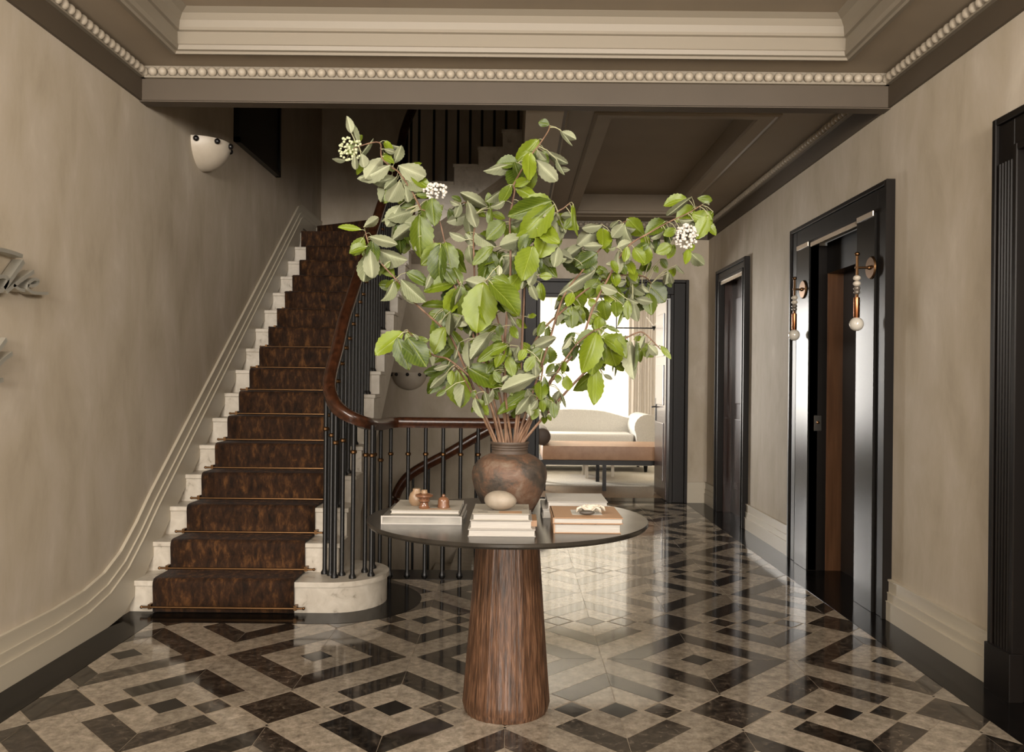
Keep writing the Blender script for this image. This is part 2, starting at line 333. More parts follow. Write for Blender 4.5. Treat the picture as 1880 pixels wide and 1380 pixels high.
frame_strip('coffer_cove', cx0, cx1, cy0, cy1, [(0.0, ZS+0.095), (0.014, ZS+0.10), (0.014, ZS+0.115), (0.02, ZS+0.15), (0.04, ZS+0.18), (0.075, ZC), (0.0, ZC)], 'moulding', ce)
# corridor ceiling
cc = struct('ceiling_corridor', (1.2, 7, 3.05))
kx0, kx1, ky0, ky1 = 0.62, 1.60, 5.52, 8.64
for b in ((0.27, kx0, 4.78, YB), (kx1, XR+0.1, 4.78, YB), (kx0, kx1, 4.78, ky0), (kx0, kx1, ky1, YB)):
    box('soffit', *b, ZS, ZC+0.15, 'paint', cc)
box('coffer_panel', kx0-0.02, kx1+0.02, ky0-0.02, ky1+0.02, ZC, ZC+0.14, 'paint', cc)
frame_strip('coffer_moulding', kx0, kx1, ky0, ky1, [(-0.12, ZS), (-0.12, ZS-0.006), (-0.10, ZS-0.014), (-0.09, ZS-0.004), (0.004, ZS), (0.010, ZS+0.022), (0.002, ZS+0.03), (0.0, ZS+0.1)], 'paint', cc)
# beads
bm_ = MB(); bm_.add(V_sphere((0, 0, 0), 0.026, 8, 6)); BEAD = bm_.mesh('bead'); BEAD.materials.append(M['bead'])
for p in BEAD.polygons: p.use_smooth = True
ntr = [0]
def bead_run(a, b, nrm, friezes=True, ystart=None):
    """frieze board + fillet + row of beads from a to b (xy), nrm = into the room"""
    ntr[0] += 1
    a = Vector((*a, 0)); b = Vector((*b, 0)); n = Vector((*nrm, 0)); d = (b-a).normalized(); Ln = (b-a).length
    t = struct('trim_%d' % ntr[0], (a.x, a.y, ZF))
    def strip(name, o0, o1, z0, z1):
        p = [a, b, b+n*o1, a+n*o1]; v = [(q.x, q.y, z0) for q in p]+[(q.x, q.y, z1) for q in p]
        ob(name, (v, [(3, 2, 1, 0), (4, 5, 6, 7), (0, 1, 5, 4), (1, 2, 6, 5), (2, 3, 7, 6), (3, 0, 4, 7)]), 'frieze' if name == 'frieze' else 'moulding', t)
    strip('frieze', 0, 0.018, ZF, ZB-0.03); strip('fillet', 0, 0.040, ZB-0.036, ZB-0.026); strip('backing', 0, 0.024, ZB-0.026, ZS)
    k = int(Ln/0.0555)
    for i in range(k):
        q = a+d*((i+0.5)*Ln/k)+n*0.034
        inst('bead', BEAD, t, (q.x, q.y, ZB))
bead_run((XL, 2.3), (XL, 4.70), (1, 0)); bead_run((XR, 2.3), (XR, 4.70), (-1, 0)); bead_run((XL, 4.70), (XR, 4.70), (0, -1))
bead_run((XR, 4.78), (XR, YB), (-1, 0)); bead_run((0.27, 4.78), (0.27, YB), (1, 0)); bead_run((0.27, YB), (XR, YB), (0, -1))
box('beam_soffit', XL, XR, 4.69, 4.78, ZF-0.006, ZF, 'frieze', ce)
S(box('wall_beam', 0.05, XR, 4.70, 4.78, ZF, 3.5, 'paint'))
# ------------------------------------------------------------------ floor
fl = struct('floor', (0, 4, 0))
FX0, FX1, FY0, FY1 = -1.915, 1.86, 0.6, 9.0
box('bed', -1.95, 1.9, NB, 5.66, -0.06, -0.0008, 'grout', fl)
box('bed', 0.10, 1.9, 5.66, YB+0.2, -0.06, -0.0008, 'grout', fl)
PX_, PY_ = 0.895, 1.2235; AX, AY = -0.4715, 3.309
hx, hy = PX_/2, PY_/2
def pq(p, q): return ((p-q)/2, (p+q)/2)
def poly_pq(pts): return [pq(*t) for t in pts]
o1, i1, c1, sg = 0.846/2*1.0, 0.263, 0.080, 0.092
O1 = 0.423
shapes = []   # (kind, polygon relative to cell centre A)
def addp(kind, pts, cx=0.0, cy=0.0): shapes.append((kind, [(cx+x, cy+y) for x, y in pts]))
def mirror4(kind, pts):
    for fx in (1, -1):
        for fy in (1, -1):
            q = [(x*fx, y*fy) for x, y in pts]
            addp(kind, q if fx*fy > 0 else q[::-1])
def dia(r): return [(r, 0), (0, r), (-r, 0), (0, -r)]
# here "p" runs along x+y, "q" along y-x, both in metres of |x|+|y|
def XYr(pts): return [((p-q)/2, (p+q)/2) for p, q in pts]
addp('tile_black', dia(c1)); addp('tile_dark', dia(0.077), 0.1785, 0); addp('tile_dark', dia(0.077), -0.1785, 0); addp('tile_dark', dia(0.164), hx, 0)
mirror4('tile_light', XYr([(0.083, -sg+0.004), (i1-0.002, -sg+0.004), (i1-0.002, i1-0.002), (0.083, 0.083)]))
mirror4('tile_dark', XYr([(i1, -sg), (O1, -sg), (O1, O1), (i1, i1)]))
L1 = hx+hy-O1
mirror4('tile_light', XYr([(O1+0.002, -0.277), (L1-0.002, -0.277), (L1-0.002, 2*hy-L1), (hy, hy), (O1+0.002, O1+0.002)]))
mirror4('tile_light', XYr([(i1+0.004, -0.277), (O1, -0.277), (O1, -sg-0.002), (i1+0.004, -sg-0.002)]))
for fx in (1, -1):
    for fy in (1, -1):
        for kd, a, b in (('tile_dark', i1, O1), ('tile_light', 0.080, i1-0.002)):
            q = [(a*fx, 0), (b*fx, 0), (0, b*fy), (0, a*fy)]
            addp(kd, q if fx*fy > 0 else q[::-1], hx, hy)
addp('tile_black', dia(0.078), hx, hy)
def clip(poly, ax, v, keep_less):
    out = []
    for i in range(len(poly)):
        a, b = poly[i], poly[(i+1) % len(poly)]
        ia = (a[ax] <= v) if keep_less else (a[ax] >= v); ib = (b[ax] <= v) if keep_less else (b[ax] >= v)
        if ia: out.append(a)
        if ia != ib:
            t = (v-a[ax])/(b[ax]-a[ax]); out.append((a[0]+t*(b[0]-a[0]), a[1]+t*(b[1]-a[1])))
    return out
def parea(p): return abs(sum(p[i][0]*p[(i+1) % len(p)][1]-p[(i+1) % len(p)][0]*p[i][1] for i in range(len(p))))/2
def shrink(p, g=0.0012):
    cxm = sum(a for a, _ in p)/len(p); cym = sum(b for _, b in p)/len(p); out = []
    for a, b in p:
        d = math.hypot(a-cxm, b-cym) or 1; k = max(0.0, 1-g*1.3/d); out.append((cxm+(a-cxm)*k, cym+(b-cym)*k))
    return out
def tile_mesh(kind, poly):
    b = MB(); b.add(V_prism(shrink(poly), 'Z', -0.012, 0.0)); me = b.mesh('tile'); me.materials.append(M[kind]); return me
pieces = []
shared = {}
for iy in range(-3, 6):
    for ix in range(-3, 4):
        ox, oy = AX+ix*PX_, AY+iy*PY_
        for si, (kd, pl) in enumerate(shapes):
            wp = [(x+ox, y+oy) for x, y in pl]
            q = wp
            for ax, v, kl in ((0, FX0, False), (0, FX1, True), (1, FY0, False), (1, FY1, True)):
                q = clip(q, ax, v, kl) if len(q) > 2 else []
            if len(q) < 3 or parea(q) < 2e-4: continue
            parts = []
            a_ = clip(q, 0, 0.13, False)
            b_ = clip(clip(q, 0, 0.13, True), 1, 5.45, True) if min(x for x, _ in q) < 0.13 else []
            if max(y for _, y in q) <= 5.45 or min(x for x, _ in q) >= 0.13: parts = [q]
            else: parts = [t for t in (a_, b_) if len(t) > 2]
            for t in parts:
                if parea(t) < 2e-4: continue
                mx_, my_ = sum(x for x, _ in t)/len(t), sum(y for _, y in t)/len(t)
                if my_ > 4.75 and mx_ < -1.0: continue
                whole = len(t) == len(pl) and all(abs(t[i][0]-wp[i][0])+abs(t[i][1]-wp[i][1]) < 1e-6 for i in range(len(t)))
                pieces.append((my_, kd, si, ox, oy, t, whole))
def size_key(p):
    my_ = p[0]
    if my_ < 2.75: return -1
    return parea(p[5])/my_**3
pieces.sort(key=size_key, reverse=True)
far = {'tile_light': MB(), 'tile_dark': MB(), 'tile_black': MB()}
for n_, (my_, kd, si, ox, oy, t, whole) in enumerate(pieces):
    if n_ < 300:
        if whole:
            if si not in shared: shared[si] = tile_mesh(kd, shapes[si][1])
            inst('tile', shared[si], fl, (ox, oy, 0))
        else:
            cx_, cy_ = sum(x for x, _ in t)/len(t), sum(y for _, y in t)/len(t)
            inst('tile', tile_mesh(kd, [(x-cx_, y-cy_) for x, y in t]), fl, (cx_, cy_, 0))
    else: far[kd].add(V_prism(shrink(t), 'Z', -0.012, 0.0))
fb = MB()
mats = []
for i, kd in enumerate(far):
    if far[kd].v: fb.add((far[kd].v, far[kd].f), i)
me = fb.mesh('distant_tiles')
for kd in far: me.materials.append(M[kd])
for p, mi in zip(me.polygons, fb.m): p.material_index = mi
o = bpy.data.objects.new('distant_tiles', me); COL.objects.link(o); par(o, fl); o['kind'] = 'stuff'
# black granite borders
YS = 4.637
box('granite_border', XL-0.05, FX0, NB, YS+0.3, -0.05, 0.0012, 'granite', fl)
box('granite_border', FX1, XR+0.25, NB, YB+0.2, -0.05, 0.0012, 'granite', fl)
box('granite_border', 0.08, FX1, 8.97, YB+0.25, -0.05, 0.0012, 'granite', fl)
CCX, CCY, CR = -1.03, 4.922, 0.285       # centre and radius of the curtail end
def arc(cx, cy, r, a0, a1, n): return [(cx+r*math.cos(math.radians(a0+(a1-a0)*i/n)), cy+r*math.sin(math.radians(a0+(a1-a0)*i/n))) for i in range(n+1)]
pl = [(FX0, YS-0.205)]+arc(CCX, CCY, CR+0.205, -90, 78, 26)+[(-0.90, 5.45), (0.14, 5.45), (0.14, 5.72), (-1.02, 5.72), (-1.02, 4.9), (FX0, 4.9)]
ob('granite_border', V_prism(pl, 'Z', -0.05, 0.0014), 'granite', fl)
# ------------------------------------------------------------------ stairs
RISE, GO, Z1 = 0.1703, 0.235, 0.174
def sy(k): return YS+(k-1)*GO
def sz(k): return Z1+(k-1)*RISE
def nose(y): return Z1+(y-YS)*RISE/GO
XS = -1.02
stair = thing('staircase', 'cream marble staircase rising along the left wall with a rounded bottom step', 'staircase', (-1.5, YS, 0))
for k in range(1, 16):
    y0, y1 = sy(k), sy(k)+GO
    if k == 15: y1 = 8.12
    zt = sz(k); b0 = max(0.0, nose(y0)-0.44); b1 = max(0.0, nose(y1)-0.44)
    if k <= 4: b0 = b1 = 0.0
    if k == 1:
        poly = [(XL, YS), (CCX, YS)]+arc(CCX, CCY, CR, -90, 90, 24)[1:]+[(XL, CCY+CR)]
        ob('step', V_prism(poly, 'Z', 0, zt-0.028), 'marble', stair, smooth=30)
        poly = [(XL, YS-0.012), (CCX, YS-0.012)]+arc(CCX, CCY, CR+0.012, -90, 90, 24)[1:]+[(XL, CCY+CR+0.012)]
        ob('nosing', V_prism(poly, 'Z', zt-0.028, zt), 'marble', stair, smooth=30)
        continue
    e = XS
    poly = [(y0, b0), (y1, b1), (y1, zt-0.028), (y0, zt-0.028)]
    ob('step', V_prism(poly, 'X', XL, e), 'marble', stair)
    box('nosing', XL, e+0.012, y0-0.012, y1-0.0005, zt-0.028, zt, 'marble', stair, bevel=0.004, seg=1)
PV = (XS, 8.12)
for k, pts in ((16, [PV, (XL, 8.12), (XL, 8.78)]), (17, [PV, (XL, 8.78), (XL, YB), (-1.45, YB)])):
    ob('step', V_prism(pts, 'Z', sz(k)-0.5, sz(k)), 'marble', stair)
def fx(j): return -0.61+GO*(j-20)
def nose2(x): return sz(20)+(x+0.61)*RISE/GO
for j in range(18, 24):
    x0, x1 = (fx(j), fx(j)+GO); zt = sz(j)
    if j == 18: ob('step', V_prism([PV, (-1.45, YB), (fx(19), YB), (fx(19), 8.12)], 'Z', zt-0.5, zt), 'marble', stair); continue
    ob('step', V_prism([(x0, nose2(x0)-0.46), (x1, nose2(x1)-0.46), (x1, zt), (x0, zt)], 'Y', 8.12, YB), 'marble', stair)
    box('nosing', x0-0.012, x1, 8.105, 8.12, zt-0.028, zt, 'marble', stair)
# descending steps in the well
for j in range(1, 8):
    x1 = 0.10-GO*(j-1); x0 = x1-GO
    box('step', x0, x1, 7.45, YB, -RISE*j-0.5, -RISE*j, 'marble', stair)
S(box('floor_basement', XL, 0.3, 4.9, YB, -2.6, -2.5, 'granite'))
S(box('wall_well', 0.10, 0.13, 5.66, YB, -2.5, -0.002, 'paint'))
S(box('wall_well_front', XL, 0.13, 5.66, 5.70, -2.5, -0.06, 'paint'))
# carpet runner
CX0, CX1 = -1.992, -1.212
path = [(YS-0.016, 0.006)]
for k in range(1, 16):
    y0, z0 = sy(k), sz(k)
    path += [(y0-0.016, z0-RISE*0.55), (y0-0.022, z0-0.03), (y0-0.020, z0-0.008), (y0-0.010, z0+0.006), (y0+0.015, z0+0.010)]
    if k < 15: path += [(y0+GO-0.035, z0+0.010), (y0+GO-0.016, z0+0.022)]
path.append((8.12, sz(15)+0.010))
v = []; f = []
T = 0.012
for i, (y, z) in enumerate(path):
    for xx in (CX0, CX1): v.append((xx, y, z))
n0 = len(path)
NX = 6
v = []; f = []
for (y, z) in path:
    for i in range(NX+1): v.append((CX0+(CX1-CX0)*i/NX, y, z))
for k in range(n0-1):
    for i in range(NX): f.append((k*(NX+1)+i, k*(NX+1)+i+1, (k+1)*(NX+1)+i+1, (k+1)*(NX+1)+i))
carpet = thing('carpet_runner', 'dark brown velvet carpet runner laid up the marble stairs', 'carpet', (-1.6, YS, 0))
rn = ob('runner', (v, f), 'carpet', carpet, smooth=60)
md = rn.modifiers.new('thickness', 'SOLIDIFY'); md.thickness = 0.014; md.offset = 0
for k, pts in ((16, [(-1.05, 8.098), (-2.09, 8.098), (-2.09, 8.74)]), (17, [(-1.035, 8.115), (-2.09, 8.745), (-2.09, 9.06), (-1.46, 9.06)]), (18, [(-1.035, 8.112), (-1.48, 9.06), (-0.86, 9.06), (-0.86, 8.14)])):
    ob('winder_piece', V_prism(pts, 'Z', sz(k)-0.17, sz(k)+0.012), 'carpet', carpet)
ordn = ['first', 'second', 'third', 'fourth', 'fifth', 'sixth', 'seventh', 'eighth', 'ninth', 'tenth', 'eleventh', 'twelfth', 'thirteenth', 'fourteenth', 'fifteenth']
for k in range(1, 16):
    y, z = sy(k)-0.033, sz(k)-RISE+(0.024 if k > 1 else 0.030)
    if k > 1: y -= 0.006
    r = thing('stair_rod', 'brass stair rod at the foot of the %s carpeted riser from the floor' % ordn[k-1], 'stair rod', (-1.62, y, z), 'stair rods')
    ob('rod', V_tube([(CX0-0.055, y, z), (CX1+0.055, y, z)], 0.0065, 8), 'brass', r, smooth=True)
    for xx in (CX0-0.012, CX1+0.012): box('bracket', xx-0.008, xx+0.008, y-0.008, y+0.034, z-0.010, z+0.016, 'brass', r)
    for xx in (CX0-0.058, CX1+0.058): ob('finial', V_sphere((xx, y, z), 0.009, 8, 6), 'brass', r, smooth=True)
# ------------------------------------------------------------------ balustrades
RP = [(-0.026, -0.034), (0.026, -0.034), (0.030, -0.012), (0.037, -0.004), (0.037, 0.014), (0.026, 0.030), (0.0, 0.036), (-0.026, 0.030), (-0.037, 0.014), (-0.037, -0.004), (-0.030, -0.012)]
bal = thing('stair_balustrade', 'black iron balusters with a dark mahogany handrail sweeping up the marble stairs', 'balustrade', (-1.1, 4.9, 0.17))
XBAL = -1.09
rail = [(XBAL, y, nose(y)+1.02) for y in (7.75, 7.0, 6.2, 5.6, 5.3)]
rail = [(-0.62, 8.17, 4.50), (-0.80, 8.17, 4.33), (-0.93, 8.15, 4.16), (-1.02, 8.06, 3.92), (-1.075, 7.93, 3.68)]+rail
rail += [(XBAL, 5.10, 1.475), (-1.092, 4.95, 1.335), (-1.075, 4.84, 1.235), (-1.02, 4.755, 1.155), (-0.945, 4.72, 1.10), (-0.875, 4.75, 1.065), (-0.84, 4.85, 1.045), (-0.835, 5.05, 1.03), (-0.835, 5.35, 1.02), (-0.825, 5.49, 1.02), (-0.79, 5.55, 1.02)]
rail = spline(rail, 6)
ob('handrail', V_sweep(rail, RP), 'mahogany', bal, smooth=50)
def rail_z(x, y, R): return min(R, key=lambda p: (p.x-x)**2+(p.y-y)**2).z-0.03
BALM = {}
def baluster(parent, x, y, z0, z1, collar=True, r=0.0125, cf=0.80):
    h = z1-z0; key = (round(h, 2), r)
    if key not in BALM:
        b = MB(); b.add(V_lathe([(r*1.7, 0), (r*1.7, 0.012), (r*1.15, 0.022), (r, 0.03), (r, h)], 10)); me = b.mesh('baluster'); me.materials.append(M['iron'])
        for p in me.polygons: p.use_smooth = True
        me.set_sharp_from_angle(angle=0.7); BALM[key] = me
        b = MB(); b.add(V_lathe([(r*1.0, -0.012), (r*1.5, -0.006), (r*1.5, 0.006), (r*1.0, 0.012)], 10)); me = b.mesh('collar'); me.materials.append(M['dull_brass']); BALM[key, 'c'] = me
    o = inst('baluster', BALM[key], parent, (x, y, z0))
    if collar:
        c = bpy.data.objects.new('collar', BALM[key, 'c']); COL.objects.link(c); c.parent = o; c.location = (0, 0, h*cf)
for x, y in [(-1.092, 4.833), (-1.015, 4.742), (-0.911, 4.733), (-0.868, 4.884), (-0.815, 4.791), (-0.838, 4.99), (-0.985, 4.80), (-1.05, 4.80)]:
    baluster(bal, x, y, Z1, rail_z(x, y, rail)+0.02)
baluster(bal, -0.835, 5.22, 0.0, 1.0)
for k in range(2, 16):
    for t in (0.035, 0.15):
        y = sy(k)+t; baluster(bal, XBAL, y, sz(k), nose(y)+1.0 if y > 5.2 else rail_z(XBAL, y, rail)+0.01)
for j in range(18, 24):
    for t in (0.03, 0.15):
        x = fx(j)+t
        if x < -0.9: continue
        baluster(bal, x, 8.17, sz(j), nose2(x)+0.98 if x < 0.03 else nose2(x)+0.9, collar=False)
for x, y, k in ((-1.06, 8.02, 15), (-1.03, 8.10, 16), (-0.96, 8.16, 18)):
    baluster(bal, x, y, sz(k), rail_z(x, y, rail), collar=False)
gd = thing('landing_balustrade', 'level mahogany rail on black iron balusters guarding the basement stairwell behind the table', 'balustrade', (-0.35, 5.56, 0))
grail = spline([(-0.78, 5.558, 1.02), (-0.5, 5.56, 1.02), (-0.2, 5.56, 1.02), (0.02, 5.56, 1.02), (0.065, 5.60, 1.02), (0.08, 5.70, 1.02), (0.08, 7.2, 1.02), (0.08, 8.95, 1.02)], 6)
ob('handrail', V_sweep(grail, RP), 'mahogany', gd, smooth=50)
for i in range(8): baluster(gd, -0.822+0.1165*i, 5.558, 0.0, 1.0, cf=0.81)
for i in range(14): baluster(gd, 0.08, 5.80+0.23*i, 0.0, 1.0, cf=0.81)
ds = thing('basement_balustrade', 'dark handrail and thin balusters slanting down to the basement behind the level rail', 'balustrade', (-0.5, 7.45, -0.5))
dr = spline([(0.02, 7.45, 0.97), (-0.25, 7.45, 0.85), (-0.6, 7.45, 0.645), (-0.88, 7.45, 0.49), (-1.0, 7.45, 0.37), (-1.07, 7.45, 0.20), (-1.10, 7.45, -0.05)], 6)
ob('handrail', V_sweep(dr, [(a*1.25, b*1.25) for a, b in RP], up=(0.3, 0, 1)), 'mahogany', ds, smooth=50)
for i in range(7):
    x = -0.06-0.14*i; baluster(ds, x, 7.45, -0.9, rail_z(x, 7.45, dr)+0.01, collar=False, r=0.011)
# ------------------------------------------------------------------ skirting boards
def skirt_path(): 
    pts = [(NB, 0.0), (3.3, 0.0), (3.85, 0.004), (4.12, 0.022), (4.32, 0.062), (4.50, 0.138), (4.68, 0.262), (4.85, 0.400), (5.00, 0.51)]
    y = 5.0
    while y < 8.05: y += 0.25; pts.append((min(y, 8.1), 0.51+(min(y, 8.1)-5.0)*RISE/GO))
    pts += [(8.16, 0.51+3.13*RISE/GO), (8.22, 0.51+3.15*RISE/GO), (YB, 0.51+3.15*RISE/GO)]
    return pts
sk = S(struct('baseboard_left', (XL, 3, 0)))
SP = skirt_path()
def skirt_band(name, off0, off1, depth):
    v = []; f = []
    for i, (y, z) in enumerate(SP):
        a = SP[max(i-1, 0)]; b = SP[min(i+1, len(SP)-1)]
        t = math.hypot(b[0]-a[0], b[1]-a[1]); ny, nz = -(b[1]-a[1])/t, (b[0]-a[0])/t
        sl = (b[1]-a[1])/max(b[0]-a[0], 1e-6)
        base = z+0.225
        lo = (y+ny*off0, base+nz*off0); hi = (y+ny*off1, base+nz*off1)
        if off0 < -0.15: lo = (y, max(0.0, base-0.225-0.15*min(1, sl/0.7)))
        v += [(XL, lo[0], lo[1]), (XL, hi[0], hi[1]), (XL+depth, hi[0], hi[1]), (XL+depth, lo[0], lo[1])]
    for k in range(len(SP)-1):
        for i in range(4):
            j = (i+1) % 4; f.append((k*4+i, k*4+j, (k+1)*4+j, (k+1)*4+i))
    f += [(0, 1, 2, 3), tuple(4*(len(SP)-1)+i for i in range(4))]
    return ob(name, (v, f), 'skirting', sk)
skirt_band('plinth', -0.2, -0.124, 0.028); skirt_band('lower_fillet', -0.124, -0.118, 0.0305); skirt_band('middle_band', -0.118, -0.076, 0.021)
skirt_band('upper_fillet', -0.076, -0.070, 0.0235); skirt_band('upper_band', -0.070, -0.010, 0.014); skirt_band('cap', -0.010, 0.0, 0.017)
def skirt_right(n, y0, y1, name=None, axis='Y'):
    s = S(struct(name or 'baseboard_right_%d' % n, (XR, y0, 0)))
    prof = [(0.0, 0.101, 0.030), (0.101, 0.107, 0.0325), (0.107, 0.149, 0.023), (0.149, 0.155, 0.0255), (0.155, 0.215, 0.016), (0.215, 0.225, 0.022)]
    for nm, (z0, z1, d) in zip(('plinth', 'lower_fillet', 'middle_band', 'upper_fillet', 'upper_band', 'cap'), prof):
        box(nm, XR-d, XR, y0, y1, z0, z1, 'skirting', s)
skirt_right(1, D0[1], D1[0]); skirt_right(2, D1[1], D2[0]); skirt_right(3, D2[1], YB)
s = S(struct('baseboard_end', (1.95, YB, 0)))
box('plinth', 1.88, XR, YB-0.03, YB, 0.0, 0.15, 'skirting', s); box('cap', 1.88, XR, YB-0.024, YB, 0.15, 0.225, 'skirting', s)
# ------------------------------------------------------------------ doors of the right wall
def casing(parent, y0, y1, wdt, ztop, xo=0.035):
    """stepped dark casing round an opening on the right wall"""
    for nm, a, b, d in (('outer_moulding', 0.0, 0.030, xo+0.015), ('casing_board', 0.030, wdt-0.03, xo), ('inner_moulding', wdt-0.03, wdt, xo+0.008)):
        box(nm, XR-d, XR+0.02, y0+a, y0+b, 0, ztop-a, 'ebony', parent, bevel=0.004, seg=1)
        box(nm, XR-d, XR+0.02, y1-b, y1-a, 0, ztop-a, 'ebony', parent, bevel=0.004, seg=1)
        box(nm, XR-d, XR+0.02, y0+b, y1-b, ztop-b, ztop-a, 'ebony', parent, bevel=0.004, seg=1)
def reeds(parent, x, y0, y1, z, mat='reed', ln=None):
    vf = []; n = max(3, int((y1-y0)/0.012))
    for i in range(n):
        y = y0+(i+0.5)*(y1-y0)/n; vf.append(V_tube([(x, y, z-0.014), (x, y, z+0.014)], 0.0055, 6))
    o = obm('reeded_strip', vf, mat, parent, smooth=True); return o
d0 = S(struct('door_1', (XR, 3.0, 0)))
casing(d0, D0[0], D0[1], 0.17, ZD)
for i in range(5): ob('flute', V_tube([(XR-0.037, D0[1]-0.045-0.021*i, 0.2), (XR-0.037, D0[1]-0.045-0.021*i, ZD-0.2)], 0.008, 8), 'ebony', d0, smooth=True)
box('plinth_block', XR-0.06, XR, D0[1]-0.18, D0[1]+0.004, 0, 0.2, 'ebony', d0, bevel=0.004)
box('door_leaf', XR+0.12, XR+0.17, D0[0]+0.1, D0[1]-0.1, 0, ZD-0.09, 'ebony', d0)
for ya in (D0[0]+0.1, D0[1]-0.125): box('jamb', XR-0.02, XR+0.19, ya, ya+0.025, 0, ZD-0.09, 'ebony', d0)
box('jamb_head', XR-0.02, XR+0.19, D0[0]+0.1, D0[1]-0.1, ZD-0.115, ZD-0.09, 'ebony', d0)
d2 = S(struct('door_3', (XR, 8.0, 0)))
casing(d2, D2[0], D2[1], 0.12, ZD)
box('jamb', XR-0.01, XR+0.19, D2[1]-0.115, D2[1]-0.08, 0, ZD-0.09, 'redwood', d2)
box('jamb', XR-0.01, XR+0.19, D2[0]+0.08, D2[0]+0.115, 0, ZD-0.09, 'redwood', d2)
dl = box('door_leaf', XR+0.10, XR+0.15, D2[0]+0.11, D2[1]-0.11, 0.0, ZD-0.12, 'redwood', d2)
for z0, z1 in ((0.25, 0.95), (1.1, 2.15)): box('raised_panel', XR+0.09, XR+0.11, D2[0]+0.25, D2[1]-0.25, z0, z1, 'redwood', dl, bevel=0.008)
reeds(d2, XR-0.02, D2[0]+0.12, D2[1]-0.12, ZD-0.135)
# the wide dark surround with mirror-like pilasters and a recessed lift door
d1 = S(struct('door_2', (XR, 5.4, 0)))
for nm, a, b, d in (('outer_moulding', 0.0, 0.028, 0.05), ('casing_board', 0.028, 0.14, 0.036)):
    box(nm, XR-d, XR+0.02, D1[0]+a, D1[0]+b, 0, ZD-a, 'ebony', d1, bevel=0.004, seg=1)
    box(nm, XR-d, XR+0.02, D1[1]-b*0.9-0.0, D1[1]-a, 0, ZD-a, 'ebony', d1, bevel=0.004, seg=1)
    box(nm, XR-d, XR+0.02, D1[0]+b, D1[1]-b*0.9, ZD-b, ZD-a, 'ebony', d1, bevel=0.004, seg=1)
PN, PF = (4.765, 5.016), (5.825, 6.08)
for a, b in (PN, PF):
    box('pilaster_panel', XR-0.05, XR+0.02, a, b, 0, 2.29, 'pilaster', d1, bevel=0.003, seg=1)
    reeds(d1, XR-0.054, a+0.01, b-0.01, 2.285)
reeds(d1, XR-0.040, PN[1], PF[0], 2.275)
box('lintel_board', XR-0.036, XR+0.02, PN[0], PF[1], 2.29, ZD-0.14, 'ebony', d1)
box('far_jamb', XR-0.04, XR+0.08, PF[0]-0.0, PF[0]+0.02, 0, 2.27, 'ebony', d1)
box('near_jamb', XR-0.04, XR+0.24, PN[1]-0.03, PN[1], 0, 2.29, 'ebony', d1)
box('recess_header', XR+0.075, XR+0.26, PN[1], PF[0], 2.075, 2.29, 'ebony', d1)
box('recess_cheek', XR+0.08, XR+0.19, PF[0]-0.004, PF[0]+0.02, 0, 2.08, 'walnut', d1)
box('lift_door', XR+0.19, XR+0.24, PN[1], PF[0]+0.02, 0, 2.08, 'panel_black', d1)
cp = thing('call_plate', 'small bronze call-button plate on the dark far jamb of the wide doorway', 'call button', (XR+0.02, PF[0]-0.006, 1.03))
box('plate', XR-0.008, XR+0.046, PF[0]-0.006, PF[0], 0.975, 1.085, 'steel', cp, bevel=0.002, seg=1)
ob('button', V_lathe([(0.011, 0), (0.011, -0.006), (0.007, -0.009)], 14, (XR+0.019, PF[0]-0.006, 1.035), 'Y'), 'brass', cp, smooth=True)
# ------------------------------------------------------------------ globe wall lights on the pilasters
def wall_light(y, xr, label):
    X0 = XR-0.05; t = thing('globe_wall_light', label, 'wall light', (X0, y, 1.96), 'globe wall lights'); z = 1.975
    ob('backplate', V_lathe([(0.064, 0), (0.066, -0.004), (0.060, -0.012)], 24, (X0, y, z), 'X'), 'brass', t, smooth=True)
    ob('arm', V_tube([(X0, y, z), (xr-0.012, y, z)], 0.007, 8), 'brass', t, smooth=True)
    ob('boss', V_sphere((X0-0.016, y, z), 0.013, 10, 8), 'brass', t, smooth=True)
    ob('rod', V_tube([(xr, y, z+0.07), (xr, y, z-0.05)], 0.0085, 8), 'brass', t, smooth=True)
    ob('finial', V_sphere((xr, y, z+0.078), 0.016, 10, 8, (1, 1, 0.8)), 'brass', t, smooth=True)
    for dz, r, m in ((0.060, 0.022, 'alabaster'), (0.092, 0.022, 'alabaster'), (0.120, 0.020, 'glassbead'), (0.142, 0.019, 'glassbead')):
        ob('bead', V_sphere((xr, y, z-dz), r, 12, 8, (1, 1, 0.75)), m, t, smooth=True)
    ob('neck', V_tube([(xr, y, z-0.150), (xr, y, z-0.178)], 0.010, 8), 'brass', t, smooth=True)
    ob('copper_tube', V_lathe([(0.017, 0), (0.0175, -0.004), (0.0175, -0.112), (0.014, -0.118)], 16, (xr, y, z-0.172)), 'copper', t, smooth=True)
    ob('globe', V_sphere((xr, y, z-0.325), 0.040, 20, 14), 'opal', t, smooth=True)
wall_light(4.80, 1.965, 'copper globe wall light on the near pilaster of the wide dark doorway')
wall_light(5.93, 1.985, 'copper globe wall light on the far pilaster of the wide dark doorway')
